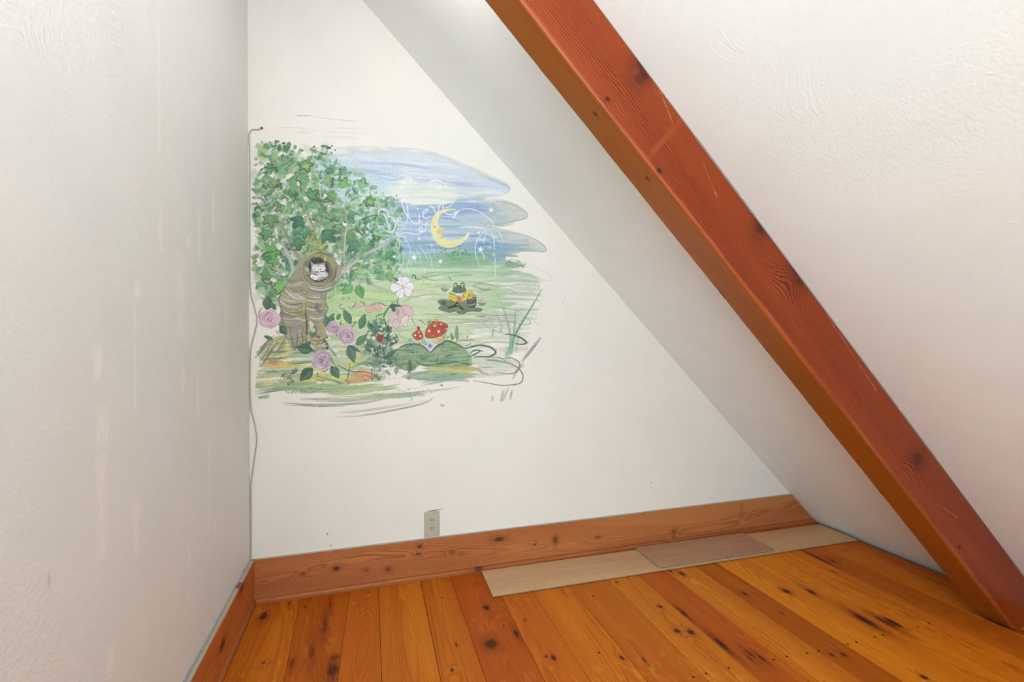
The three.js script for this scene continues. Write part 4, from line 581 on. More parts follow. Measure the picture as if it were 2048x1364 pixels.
  // trunk
  const TRUNK = '600,520 590,545 578,562 562,584 557,600 562,620 556,645 566,664 580,690 588,702 600,694 612,704 622,690 640,700 652,684 650,650 654,612 654,590 664,570 684,544 668,520 640,508 616,508';
  fill(TRUNK, '#a0987e', 0.85);
  const band = (y, x0, x1, sag, cols, n, w) => { for (let k = 0; k < n; k++) { const yy = y + rr(-6, 6), a = x0 + rr(0, 12), b = x1 - rr(0, 12); ribbon(smooth([[a, yy], [(a + b) / 2, yy + sag + rr(-1, 1)], [b, yy + rr(-2, 2)]], 6), rr(...w), vary(pick(cols), 10), rr(0.35, 0.8), 1); } };
  c.save(); poly(smooth(pts(TRUNK), 8, true)); c.clip();
  const BARK = ['#847c62', '#aea688', '#968d70', '#726c56', '#c2bda8', '#a4a470', '#b8aeb0'];
  for (let y = 560; y < 700; y += 5) band(y, 556, 612, 5, BARK, 5, [1, 2.6]);
  for (let y = 570; y < 690; y += 5) band(y, 610, 656, 5, BARK, 4, [1, 2.6]);
  for (const [s, col, w] of [['570,575 585,590 610,600', '#cfc6cc', 9], ['590,585 605,596 612,598', '#dcb8c4', 6], ['575,566 592,578 600,588', '#b08a78', 6], ['610,592 636,596 640,592', '#e8e6dc', 3], ['590,622 606,628', '#94983c', 7], ['606,590 610,610 608,630', '#b8b850', 7], ['620,634 640,642 650,640', '#b88c6a', 5], ['640,650 650,662 648,676', '#b9b84a', 7], ['588,640 590,670 592,690', '#9a8e9c', 9], ['608,620 614,650 610,690', '#55523c', 6], ['560,610 566,650 572,665', '#7c7860', 6], ['618,642 624,650 622,662', '#e8e0d8', 8], ['612,668 618,684 616,694', '#d0a48c', 7], ['600,650 606,660 600,670', '#8c8664', 5]]) dry(s, col, w, 0.75, 9);
  for (const s of ['558,600 575,610 600,616', '560,602 572,612 590,618', '590,636 604,640 614,640', '612,600 626,602 642,600', '620,634 634,638 650,634', '566,622 580,628 598,630', '612,616 626,620 640,616']) line(s, '#f0eee6', 1.4, 0.8);
  for (let i = 0; i < 7; i++) line([[634 + i * 1.6, 604 + i], [630 + i, 616], [640 + i * 1.2, 628 - i]], '#4a4636', 0.9, 0.6);
  c.restore();
  for (const s of ['590,545 574,566 558,598 562,620 556,640 562,660', '654,586 650,604 656,616 650,634 652,660 656,680', '580,654 584,680 590,698', '596,664 594,684 590,700', '602,664 606,678 604,690', '610,604 613,640 610,668', '540,674 528,694 514,712 508,716', '570,668 568,684 556,700', '556,686 540,706 528,724']) line(s, '#3c3a2c', 1.4, 0.75);
  for (const s of ['566,668 546,690 530,716 518,730', '550,672 532,690 516,708', '572,670 560,700 540,712']) dry(s, '#8c8462', 9, 0.55, 9);
  // hollow with the owls
  const H = zoomed(580, 500, 0.05865);
  dab(640, 538, 32, 36, 0, '#8c8a52', 0.7, 0.25);
  for (let k = 0; k < 46; k++) { const r = rr(26, 38), a0 = rr(0, 6.3), P = []; for (let i = 0; i < 6; i++) P.push([640 + Math.cos(a0 + i * 0.22) * r * 0.93, 538 + Math.sin(a0 + i * 0.22) * r]); ribbon(smooth(P, 4), rr(0.8, 2), vary(pick(['#a09a56', '#74704a', '#5a563e', '#b8b490', '#8f8a60']), 10), 0.7, 1); }
  for (let k = 0; k < 14; k++) { const r = rr(36, 50), a0 = rr(0.6, 1.6), P = []; for (let i = 0; i < 6; i++) P.push([640 + Math.cos(a0 + i * 0.2) * r, 536 + Math.sin(a0 + i * 0.2) * r]); ribbon(smooth(P, 4), rr(1, 2.4), pick(['#b9b6ac', '#8f8a74', '#d4d2ca', '#6c664e']), 0.7, 1); }
  fill(H('620,560 700,330 860,220 1100,300 1290,400 1330,640 1320,860 1180,1020 1000,1080 800,1030 640,880 560,720'), '#2f2b27', 0.97);
  fill(H('1120,320 1320,420 1430,640 1420,860 1300,980 1330,760 1280,520'), '#6b6050', 0.8);
  dab(...H('560,470')[0], 6, 8, 0.3, '#55704a', 0.8, 0.5); leaves(H('700,180 1000,120 1250,160 1330,330 1000,320 800,330'), ['#8aa648', '#5f8a48', '#b4b850', '#6a9858'], 22, [1.4, 3], 0.85); dab(...H('1200,340')[0], 3, 2.6, 0, '#c8c860', 0.9); dab(...H('1200,270')[0], 2.6, 2, 0, '#b4b84c', 0.9);
  fill(H('700,380 820,470 960,470 1060,450 1200,420 1190,500 1230,640 1200,700 1300,800 1290,900 1180,980 1000,1050 900,1000 800,900 690,840 720,700 730,560'), '#a9a5a6', 1);
  fill(H('960,790 1120,750 1230,800 1260,880 1120,940 980,960 940,880'), '#dcd9d4', 0.9);
  scatter(H('960,780 1230,780 1250,900 960,980'), 60, (x, y) => dab(x, y, 0.7, 0.9, 0, pick(['#8c8886', '#f2f0ec', '#b8b4b0']), 0.8));
  for (const [ex, ey, px, py] of [[870, 620, 855, 645], [1090, 620, 1055, 650]]) { const [x, y] = H(`${ex},${ey}`)[0]; dab(x, y, 6.3, 6.9, 0, '#d9d6d4', 1); dab(x, y, 4.2, 4.6, 0, '#efede6', 1); line([[x - 4, y - 2], [x, y - 3.6], [x + 4, y - 1.6]], '#4a4646', 0.9, 0.8); const [u, v] = H(`${px},${py}`)[0]; dab(u, v, 1.2, 1.3, 0, '#1d1b1a', 1); }
  for (let k = 0; k < 40; k++) { const a = rr(0, 6.3), [x, y] = H(rnd() < 0.5 ? '870,620' : '1090,620')[0]; line([[x + Math.cos(a) * 5.2, y + Math.sin(a) * 5.4], [x + Math.cos(a) * 7, y + Math.sin(a) * 7.4]], pick(['#f4f2ee', '#8f8b90', '#c4c0c2']), 0.6, 0.8); }
  fill(H('960,700 1000,690 1030,720 990,770'), '#d8cfa0', 1); line(H('820,740 900,745 950,735'), '#2a2624', 1.1, 0.9); line(H('1040,735 1120,725 1180,730'), '#2a2624', 1.1, 0.9); line(H('700,380 800,470 900,470 1000,460 1100,470 1200,425'), '#77727a', 1.2, 0.8);
  fill(H('690,880 740,830 810,850 860,870 920,880 940,960 890,1030 800,1010 700,950'), '#efedea', 1); for (const p of ['750,900 780,930', '840,920 850,940']) { const [a, b] = H(p); dab(...a, 2.4, 2.5, 0, '#fbfaf6', 1); dab(...b, 0.9, 0.9, 0, '#2a2624', 1); } line(H('690,850 740,810 800,830 840,850 900,850 940,900'), '#3a3636', 1, 0.9); dab(...H('800,970')[0], 0.8, 1, 0, '#b09a60', 1);
  fill(H('520,620 620,590 660,700 650,860 600,820 560,720'), '#d8d6d2', 0.95); scatter(H('530,620 620,600 650,700 640,850 570,740'), 14, (x, y) => dab(x, y, 0.7, 0.9, 0, '#5a5656', 0.8));
  for (let k = 0; k < 30; k++) { const [x, y] = H(`${rr(1000, 1270)},${rr(920, 1030)}`)[0]; dab(x, y, 0.9, 0.6, 0.5, pick(['#3c3834', '#6a655c', '#a09a84']), 0.8); }
  line(H('560,720 640,880 800,1030 960,1090 1150,1040 1310,880'), '#1f1c18', 1.6, 0.9);

  // ---- roses
  function rose(x, y, r, pal, seedR) {
    srand(seedR); const [base, lite, deep, pale] = pal, E = []; for (let i = 0; i < 10; i++) { const a = i / 10 * 6.283, k = r * rr(0.9, 1.1); E.push([x + Math.cos(a) * k, y + Math.sin(a) * k]); }
    fill(E, base, 0.95);
    for (let k = 0; k < 70; k++) { const q = Math.sqrt(rnd()), R = r * (0.2 + 0.78 * q), a0 = rr(0, 6.3), P = []; for (let i = 0; i < 6; i++) P.push([x + r * 0.06 + Math.cos(a0 + i * 0.2) * R * 0.96, y + Math.sin(a0 + i * 0.2) * R]); ribbon(smooth(P, 4), rr(0.9, 2.6), vary(pick([lite, lite, deep, pale, base]), 8), 0.65, 1); }
    for (let k = 0; k < 4; k++) { const R = r * (0.36 + k * 0.17), a0 = k * 2.1 + 0.4, P = []; for (let i = 0; i < 9; i++) P.push([x + 1 + Math.cos(a0 + i * 0.32) * R, y + Math.sin(a0 + i * 0.32) * R]); ribbon(smooth(P, 4), 1.3, deep, 0.7, 1); ribbon(smooth(P.map(([u, v]) => [u + 0.8, v + 1]), 4), 1.2, pale, 0.75, 1); }
    dab(x + 1, y + 1, r * 0.26, r * 0.26, 0, deep, 0.9, 0.4); for (let k = 0; k < 9; k++) dab(x + 1 + rr(-3, 3), y + 1 + rr(-3, 3), 1.3, 1.1, rr(0, 3), pick(['#e6d6b8', '#7c4c4c', '#d8c498']), 0.85);
  }
  const DEEP = { ink: '#233a30', vein: '#22382f', light: '#5f8a70' };
  for (const [x, y, l, w, a, col] of [[534, 620, 28, 19, -1.45, '#3c6b50'], [552, 620, 20, 9, -2.2, '#4a7a58'], [528, 672, 20, 7, 0.35, '#4f8258'], [560, 652, 22, 14, 0.9, '#3a6040'], [624, 676, 26, 13, -1.35, '#4f7f4c'], [625, 700, 33, 20, 3.3, '#35604c'], [625, 736, 36, 22, 2.35, '#37604a'], [662, 732, 30, 16, 1.0, '#44705a'], [655, 700, 24, 9, -1.9, '#345a44'], [702, 648, 33, 15, -2.05, '#4c7a62'], [720, 658, 32, 15, -1.25, '#3f7d4e'], [712, 690, 30, 15, -0.75, '#4d8a58'], [697, 690, 38, 18, 1.25, '#497860'], [668, 644, 16, 6, -1.9, '#4f8052'], [674, 640, 15, 8, -1.1, '#568a58'], [654, 648, 26, 9, -1.0, '#47804c'], [655, 655, 24, 12, -1.7, '#4a7c56'], [744, 652, 16, 8, 1.0, '#5a8a62'], [612, 690, 12, 8, -0.6, '#37604a'], [700, 690, 26, 6, 0.6, '#4a6650']]) leaf(x, y, l, w, a, col, { ...DEEP, a: 0.95 });
  for (const s of ['624,700 640,712 660,720 680,742', '650,690 662,700 674,716', '666,664 680,674 696,682', '640,694 650,702 662,716 668,724', '700,726 698,742 694,760 690,760', '676,730 690,738 700,742 724,744', '636,744 634,752 642,752', '645,742 652,742 656,738', '684,640 680,648 686,650', '704,646 712,644 706,652 700,652', '694,770 700,762', '520,640 518,626 526,614']) line(s, '#33453a', 1.6, 0.85);
  rose(538, 638, 19.5, ['#d8a9bd', '#e6bfce', '#a8728e', '#f2dde4'], 3); rose(666, 655, 13, ['#b08cab', '#c8a8c0', '#7c5c7c', '#e4d4de'], 4); rose(694, 670, 18.5, ['#c39fba', '#d8b8cc', '#8c6488', '#ecdce6'], 5); rose(642, 720, 20, ['#b794b0', '#cbb0c6', '#7a5576', '#eadfe8'], 6);
  srand(77);
  fill('548,636 556,628 560,640 554,650', '#d4bccb', 0.9); line('548,634 557,629 560,640 553,650', '#f0e4ea', 1.2, 0.9);
  for (const [x, y] of [[664, 690], [656, 676], [672, 700], [626, 660], [650, 690], [678, 712]]) { for (let i = 0; i < 5; i++) dab(x + Math.cos(i * 1.26) * 3, y + Math.sin(i * 1.26) * 3, 2.6, 2, i, '#dcdcd4', 0.7); }
  for (let k = 0; k < 20; k++) dab(rr(625, 655), rr(672, 700), rr(1.5, 3.4), rr(1.2, 2.4), 0, pick(['#7a5a34', '#3c4a30', '#c8b050', '#54683c']), 0.75);

  // ---- white flower, hanging pink flowers, ladybird
  for (const [a, l, w] of [[-1.95, 21, 17], [-1.2, 21, 17], [-0.1, 22, 17], [0.8, 22, 16], [1.95, 24, 17], [3.05, 25, 18]]) { const T = (u, v) => { const [p, q] = rot(u * l, v * w / 2, a); return [806 + p, 574 + q]; }, E = [T(0.05, 0.1), T(0.35, 0.62), T(0.72, 1), T(0.96, 0.62), T(1.02, 0.1), T(0.97, -0.5), T(0.75, -1), T(0.35, -0.62), T(0.05, -0.1)]; fill(E, '#e9e6ea', 0.97); ribbon(smooth(E, 6), 0.8, '#77746f', 0.6, 0); ribbon(smooth([T(0.2, 0.1), T(0.5, 0.2), T(0.8, 0.1)]), 1.6, '#d4cfd8', 0.8, 1); ribbon(smooth([T(0.2, -0.2), T(0.5, -0.4), T(0.75, -0.4)]), 1.6, '#f6f4f6', 0.8, 1); }
  for (let k = 0; k < 34; k++) { const a = rr(0, 6.3), r = rr(1, 6); line([[806, 574], [806 + Math.cos(a) * r, 574 + Math.sin(a) * r]], pick(['#e2b45a', '#f0dca4', '#c89a54']), 0.9, 0.8); }
  leaf(797, 562, 12, 5, -2.6, '#3f7a4a', DEEP); line('797,590 796,600 794,606 800,610', '#3a4a3a', 1.4, 0.85); line('824,557 826,550 831,552 830,557 836,558 842,558', '#2f5a40', 2, 0.85); line('842,558 848,562 844,570 838,574', '#8cb084', 1.2, 0.6);
  const K = zoomed(640, 580, 0.1466);
  for (const [s, col] of [['940,330 1040,240 1060,330 1040,460 1000,430 960,450', '#d9b4bf'], ['1040,240 1130,230 1170,330 1130,380 1060,350', '#d4aab8'], ['1120,220 1220,220 1275,300 1250,350 1160,320', '#deb4c0'], ['1130,370 1200,340 1200,440 1180,500 1120,480 1100,420', '#e6ccd0'], ['990,440 1060,400 1090,470 1040,525 990,490', '#dcb8c2']]) { fill(K(s), col, 0.92); const Q = smooth(K(s), 6, true); ribbon(Q, 0.9, '#7a5a68', 0.6, 0); }
  for (let k = 0; k < 30; k++) { const [x, y] = K(`${rr(960, 1240)},${rr(250, 480)}`)[0]; line([[x, y], [x + rr(-3, 3), y + rr(2, 6)]], pick(['#ecd4da', '#b98a9c', '#f0dee2']), 1, 0.45); }
  for (let k = 0; k < 12; k++) dab(...K(`${rr(1050, 1140)},${rr(370, 420)}`)[0], 1, 1, 0, pick(['#d8b45a', '#e8d8a0']), 0.9);
  for (const s of ['940,220 1000,190 1060,200 1120,220 1040,230', '1010,190 1030,290 980,280', '960,230 1000,280 1000,200']) fill(K(s), '#33604a', 0.95);
  line(K('1060,250 1075,300 1050,340'), '#5a3c4a', 1.2, 0.8); line(K('960,220 900,300 870,380 900,460 940,560 930,700 870,820'), '#2f5a42', 2.4, 0.9, 0); line(K('930,240 880,310 870,380 900,440'), '#5f9a5c', 3, 0.7); line(K('970,150 990,180 960,200 1020,160'), '#2f5a42', 1.5, 0.85);
  for (const [s, col] of [['610,230 660,210 740,210 830,200 820,290 760,260 740,290 650,310', '#dfa0a4'], ['740,210 800,180 840,250 800,300 760,260', '#e2a8ac'], ['820,190 880,200 900,240 840,240', '#e8c4be'], ['470,240 500,200 600,180 600,210 540,240', '#d8aca8'], ['400,200 440,160 490,160 470,200 430,230', '#d8c4b0']]) { fill(K(s), col, 0.85); ribbon(smooth(K(s), 6, true), 0.8, '#8a5450', 0.5, 0); }
  for (const s of ['380,230 430,250 470,210 490,160', '540,160 600,170 610,220', '690,200 740,190 750,150', '770,170 830,180 880,210 930,210', '270,240 270,210 320,190', '265,240 300,255 360,250']) line(K(s), '#3f6a4c', 1.5, 0.85);
  // dark bush under the ladybird
  leaves('738,650 760,640 780,655 785,690 790,720 760,735 736,720 730,690', ['#2a5642', '#33644c', '#4a7a60', '#6a9478', '#3f6a54'], 120, [2.5, 7], 0.8);
  leaves('725,690 760,680 800,700 800,740 740,745', ['#8fab96', '#a8bca8', '#6c907a', '#4f785e'], 80, [3, 8], 0.5);
  for (const s of ['750,650 762,664 772,680', '776,640 776,670 770,700', '764,690 768,706 768,720', '745,690 752,706 760,716', '782,706 796,698', '790,674 780,684 792,686 796,676 790,668', '736,640 744,654 756,664']) line(s, '#2c4a3c', 2, 0.8);
  leaf(770, 716, 32, 9, -0.62, '#3a6450', DEEP); leaf(742, 652, 18, 9, 1.1, '#4a7a58', DEEP); line(K('770,390 770,360 830,330 880,320'), '#33604a', 2, 0.85); line(K('690,360 690,400 730,460 790,540'), '#86a888', 3.4, 0.6); dry(K('800,360 840,420 850,500'), '#4a8a54', 8, 0.7);
  line(K('1220,360 1270,420 1300,500'), '#7f9f7c', 1.6, 0.8); line(K('1270,530 1200,550 1100,560 1080,590 1100,630 1160,660 1200,720'), '#86a878', 2, 0.75); line(K('970,680 1000,600 1060,550 1090,550'), '#9cbc7c', 3, 0.6); line(K('1040,600 1050,640 1010,660 1040,700 1010,730 940,735'), '#3f4a48', 3, 0.85); line(K('1120,170 1200,130 1250,90 1364,85'), '#8fb07c', 2.6, 0.6);

  fill(K('770,640 800,600 850,610 870,640 850,700 820,720 780,690'), '#a83c2c', 1); line(K('800,600 830,650 820,720'), '#2c1c18', 1, 0.9); for (const p of ['790,640', '810,670', '840,640', '830,680', '850,660', '800,690']) dab(...K(p)[0], 0.9, 0.9, 0, '#241814', 1); dab(...K('825,590')[0], 5, 2.6, 0.2, '#d8c49c', 0.9); dab(...K('735,655')[0], 3.6, 4, 0, '#dfe2d4', 0.85);

  // ---- frog on a lily pad
  const F = zoomed(860, 540, 0.0733);
  fill(F('200,870 260,810 420,800 540,830 700,880 900,900 1000,960 1200,1020 1380,1040 1420,1090 1350,1130 1150,1120 1030,1130 900,1200 760,1170 680,1120 560,1150 420,1120 260,1080 230,1020 290,970'), '#6f7f62', 0.95);
  for (let k = 0; k < 50; k++) dab(...F(`${rr(280, 1250)},${rr(850, 1110)}`)[0], rr(2, 5), rr(1, 2.4), 0, pick(['#3f5a4c', '#8a9a78', '#5a6e56', '#a4ae8c', '#4c6a5c']), 0.5, 0.6);
  line(F('230,1030 300,1090 420,1130 560,1155 680,1120 760,1170 880,1195 1000,1140 1150,1120 1350,1130 1420,1090 1370,1040 1240,1030'), '#2c3428', 1.2, 0.85); dab(...F('370,900')[0], 8, 6, 0.2, '#34544c', 0.85, 0.5);
  fill(F('500,830 530,640 600,570 660,640 760,740 850,730 900,640 1000,570 1100,620 1080,780 980,830 860,860 760,880 660,870 540,790'), '#e0c848', 0.97); fill(F('1050,600 1080,550 1150,540 1180,640 1230,740 1150,780 1050,740 1030,680'), '#d8b83c', 0.97);
  for (const s of ['520,620 600,660 740,740', '510,700 600,740 720,800', '560,600 540,660 620,680', '620,650 700,680 740,740', '860,740 930,650 1000,600', '840,770 920,740 940,720', '500,760 560,800 660,870', '1060,640 1060,700 1110,720', '880,690 940,720 920,760']) line(F(s), '#3c3418', 0.8, 0.85);
  fill(F('700,630 860,620 880,690 830,740 770,740 720,690'), '#dcd8cc', 0.95); fill(F('740,720 830,720 860,860 800,890 750,850'), '#c8604a', 0.85); scatter(F('750,730 830,730 840,850 760,850'), 16, (x, y) => dab(x, y, 0.8, 0.8, 0, pick(['#e8d8a0', '#8c3c30', '#e89a80']), 0.8));
  fill(F('600,570 640,490 650,420 700,360 760,400 800,420 850,390 890,350 940,400 950,470 990,540 960,590 800,620 680,610'), '#4d6f60', 1); for (let k = 0; k < 40; k++) dab(...F(`${rr(640, 960)},${rr(470, 590)}`)[0], rr(0.8, 2), rr(0.6, 1.4), 0, pick(['#3a584e', '#6a8c74', '#7c9a6a', '#48706a']), 0.6);
  for (const [x, y] of [[700, 430], [893, 420]]) { dab(...F(`${x},${y - 20}`)[0], 4.6, 5, 0, '#5a6a48', 1); dab(...F(`${x},${y}`)[0], 3.2, 3.6, 0, '#e2dca8', 1); dab(...F(`${x + 12},${y + 8}`)[0], 1.4, 2, 0, '#23281e', 1); line(F(`${x - 60},${y - 10} ${x - 30},${y - 65} ${x + 30},${y - 65} ${x + 60},${y}`), '#3a4630', 1.2, 0.9); }
  fill(F('680,610 800,625 930,600 880,650 800,665 720,650'), '#c8cfc4', 0.9); line(F('610,580 680,610 800,622 940,598 985,560'), '#283c32', 1, 0.85); line(F('798,440 800,540'), '#34504a', 0.8, 0.6);
  fill(F('470,1060 520,1000 680,940 700,850 760,880 760,1000 640,1020'), '#23231f', 0.95); fill(F('780,980 820,960 880,1020 930,1100 840,1060'), '#23231f', 0.95); dab(...F('712,890')[0], 0.8, 0.8, 0, '#ece8dc', 1); dab(...F('740,950')[0], 0.9, 1.6, 0.3, '#ece8dc', 1);
  fill(F('540,800 660,880 680,940 560,990 520,900'), '#76785a', 0.8); fill(F('860,870 990,820 1010,960 900,1030 800,960'), '#7c7c5c', 0.75);
  fill(F('1000,760 1050,740 1220,740 1255,800 1255,940 1210,1010 1080,1010 1020,930'), '#5a5450', 1); fill(F('1010,770 1060,730 1180,770 1240,760 1230,780 1010,790'), '#d8d890', 0.9); line(F('1030,760 1080,690 1180,680 1240,720 1256,800 1250,940 1210,1010 1080,1008 1020,930 1005,800'), '#2a2622', 1.2, 0.9); line(F('1050,940 1130,960 1230,920'), '#e4e0e0', 2, 0.85, 0); line(F('1050,830 1120,830 1200,820'), '#8a8486', 2, 0.6);
  c.save(); { const [X, Y] = lay(F('1133,950')[0]); c.translate(X, Y); c.rotate(-0.12); c.font = 'bold 9px sans-serif'; c.textAlign = 'center'; c.fillStyle = 'rgba(60,54,52,0.85)'; c.fillText('wishes', 0, 3); } c.restore();
  line(F('495,170 550,240 620,310'), '#4a4a44', 1, 0.85); line(F('490,290 560,270 670,270'), '#8a8a84', 0.8, 0.6); line(F('500,310 560,290 640,240'), '#dcdcd4', 0.9, 0.8); line(F('530,350 560,290 600,200'), '#9a9a92', 0.7, 0.6);
  for (const [x, y] of [[395, 440], [1410, 830]]) { for (let i = 0; i < 11; i++) { const a = -3 + i * 0.29; leaf(...F(`${x},${y + 40}`)[0], rr(5, 8), 2.4, a, pick(['#d8b0bc', '#c494a8', '#e8d4d8']), { ink: '#8a6a78', ia: 0.4, w: 0.5, vein: 0, a: 0.85 }); } fill(F(`${x - 110},${y + 60} ${x},${y + 70} ${x + 120},${y + 80} ${x + 40},${y + 150} ${x - 50},${y + 140}`), '#6c8664', 0.8); }

  // ---- toadstools, flowers and mounds
  const Q = zoomed(780, 620, 0.10262);
  const MOUND1 = '150,760 300,690 460,660 600,690 720,770 770,830 760,900 600,1060 400,1180 250,1160 100,1080 60,900', MOUND2 = '790,830 860,760 960,670 1100,610 1250,640 1370,710 1480,790 1560,880 1600,1000 1590,1080 1300,1110 900,1130 600,1080 480,980 560,920 700,880';
  for (const [m, cols] of [[MOUND1, ['#5f8a68', '#7ca47c', '#4f7a5c', '#a4bc98', '#8caa80']], [MOUND2, ['#5a8a60', '#7fa868', '#94b870', '#4a7a58', '#a8c488']]]) { fill(Q(m), '#86a97c', 0.5); c.save(); poly(smooth(Q(m), 8, true)); c.clip(); wash(Q(m), cols, 130, [10, 34], [1.5, 4], 0.5); leaves(Q(m), cols, 90, [1, 3], 0.5); c.restore(); }
  line(Q('180,730 300,680 450,660 600,690 700,750 780,830'), '#3f6a54', 3.4, 0.8); line(Q('790,830 850,770 960,670 1100,605 1230,635 1350,690 1440,740'), '#345e4c', 4, 0.85, 1); line(Q('1380,720 1500,780 1580,900 1610,1060'), '#a8bcaa', 1.4, 0.6); line(Q('1350,690 1440,745 1560,730 1700,690 1840,690 1960,740'), '#4f7462', 3, 0.75);
  for (const [s, w] of [['1060,910 1140,890 1240,880', 2.6], ['830,1070 960,1050 1150,1030 1350,1000', 3], ['1380,1030 1480,1045 1560,1045', 2.6], ['560,940 640,960 720,930', 2], ['500,990 600,1060 850,1060', 3], ['390,1180 470,1170', 1.6]]) line(Q(s), '#3c6a50', w, 0.8);
  for (const s of ['360,980 380,1050 340,1240', '370,960 395,1100 370,1250']) dry(Q(s), '#3a6a52', 7, 0.8, 10); for (const s of ['160,1040 230,1090 200,1160', '60,900 120,1000 180,1050']) dry(Q(s), '#46705a', 7, 0.65, 9); dry(Q('190,1080 300,1110 280,1180'), '#b8a460', 9, 0.5, 8);
  wash(Q('900,1100 1400,1100 1700,1150 1300,1190 950,1200'), ['#c4b45c', '#d8d08a', '#a8b868'], 40, [20, 60], [2, 5], 0.55); wash(Q('420,1260 900,1180 1300,1230 1500,1300 1000,1350 460,1360'), ['#8cae90', '#a4c09c', '#b4cc9c', '#7fa48c'], 70, [20, 60], [2, 5], 0.5);
  dry('866,746 890,742 930,748 960,752', '#c9bc7c', 8, 0.4); dry('840,770 900,758 940,762', '#8fb49c', 9, 0.5); line(Q('1150,1260 1240,1245 1310,1240'), '#4a7460', 2.4, 0.75); line('884,772 882,770 886,771', '#3a4a3a', 2.4, 0.9);
  fill(Q('520,570 590,570 580,650 530,650'), '#d8bc8c', 0.9);
  fill(Q('880,550 1000,500 1040,540 1050,600 960,660 900,630'), '#dcbc84', 0.95); for (const s of ['820,560 860,620 900,650', '900,560 960,580 1000,560', '930,620 1000,600 1030,560', '1040,520 1055,580 1040,620', '1000,510 1040,540']) line(Q(s), '#6a5230', 1, 0.8);
  fill(Q('430,490 470,430 530,390 570,380 620,430 650,490 640,550 580,575 500,570'), '#ba4229', 1); fill(Q('680,480 700,380 760,310 830,220 960,220 1060,250 1130,300 1120,380 1060,450 960,510 850,540 740,545 690,520'), '#be482c', 1);
  for (let k = 0; k < 60; k++) { const [x, y] = Q(`${rr(720, 1080)},${rr(260, 500)}`)[0]; line([[x, y - 2], [x + rr(-1, 1), y + 2]], pick(['#e2683c', '#b03a24', '#d8582e']), 1.6, 0.45); } for (let k = 0; k < 24; k++) dab(...Q(`${rr(480, 620)},${rr(440, 550)}`)[0], 1.4, 1.6, 0, pick(['#d85634', '#b83a28']), 0.6);
  for (const [x, y, r] of [[993, 280, 2.1], [872, 314, 2], [760, 408, 2.6], [948, 420, 2.8], [1104, 368, 1.8], [845, 500, 1], [490, 492, 2.2], [560, 436, 1.9], [592, 508, 1.9]]) dab(...Q(`${x},${y}`)[0], r, r, 0, '#f2e2d2', 1);
  dab(...Q('553,352')[0], 3.4, 3.5, 0, '#8c2c22', 1); for (const s of ['680,500 740,548 860,540 980,505 1080,440 1128,350', '690,480 700,400 760,310', '860,300 820,400 850,500', '880,400 890,340 960,320 1040,400 1040,460', '440,500 500,572 600,572 645,500', '930,230 1030,320 1130,300']) line(Q(s), '#6c2a1c', 1, 0.8);
  leaves(Q('720,220 800,210 780,290 730,290'), ['#6a8a5a', '#4f7a50'], 10, [1.5, 3], 0.85); leaves(Q('870,170 940,170 930,240 880,240'), ['#9aa268', '#7a7a4c', '#b4a868'], 9, [1.2, 2.6], 0.85); leaves(Q('850,240 930,260 900,310 830,310'), ['#8a9a68', '#c89a60'], 9, [1.2, 2.4], 0.8); line(Q('550,190 620,220 700,300'), '#5a6a4a', 1.6, 0.85); line(Q('370,120 430,180 470,260 500,330'), '#7a9a78', 1.8, 0.8); line(Q('760,220 820,220 900,290'), '#5a5a34', 1.1, 0.8);
  for (const [x, y, col] of [[395, 590, '#7c98c8'], [420, 620, '#9cb4d8'], [650, 600, '#86aacc'], [660, 640, '#8cb4d0'], [775, 700, '#6c70b0'], [760, 720, '#c4cce4'], [800, 690, '#8488c0']]) for (let i = 0; i < 6; i++) dab(...Q(`${x + Math.cos(i * 1.05) * 26},${y + Math.sin(i * 1.05) * 26}`)[0], 1.6, 2, i, vary(col, 14), 0.8);
  fill(Q('690,720 740,650 880,660 890,680 800,780'), '#dfe2ea', 0.55); for (let i = 0; i < 6; i++) dab(...Q(`${775 + Math.cos(i * 1.05) * 22},${705 + Math.sin(i * 1.05) * 22}`)[0], 1.3, 1.8, i, '#5a5ea4', 0.9);
  for (const p of ['405,685', '575,660', '710,665']) dab(...Q(p)[0], 2.4, 1.1, -0.4, '#243c34', 0.95);
  leaf(...Q('1300,600')[0], 32, 6.5, -1.57, '#6a9a68', { ink: '#38604a', vein: 0 }); leaf(...Q('1230,590')[0], 16, 5, -1.9, '#7a8a58', { ink: '#4a5a3c' }); for (const s of ['1100,580 1130,530 1135,510', '1060,560 1080,500 1090,460', '1280,640 1320,600 1350,580', '1180,590 1220,560', '1490,560 1505,520 1512,490', '1460,700 1520,690 1580,630']) line(Q(s), '#3f6a50', 1.4, 0.8); dab(...Q('1500,530')[0], 1, 2.4, 0.2, '#3a4a3a', 0.9); dry(Q('1330,590 1500,590 1680,580'), '#7c9468', 3.4, 0.6, 7);
  for (const s of ['950,830 930,920 925,1020', '890,950 910,1000 920,1020', '1530,920 1505,1000 1500,1040', '430,800 450,830 440,860', '400,820 450,830 490,810', '510,870 540,820', '980,660 1050,700 1045,750', '490,1080 490,1160 450,1180', '360,1290 370,1364', '310,1300 360,1364', '400,1270 380,1364']) line(Q(s), '#33503f', 1.1, 0.85);
  for (const [x, y] of [[745, 745], [752, 740], [758, 745]]) for (let i = 0; i < 6; i++) { const a = -2.6 + i * 0.36; line([[x, y + 16], [x + Math.cos(a) * 8, y + 16 + Math.sin(a) * 12], [x + Math.cos(a) * 12, y + 16 + Math.sin(a) * 22]], pick(['#3f6a4c', '#55805c', '#2f4f40']), 1.2, 0.8, 2); } for (let k = 0; k < 8; k++) line([[742, 761], [738 - k * 2, 756 - k]], '#eceadf', 0.8, 0.7, 2);
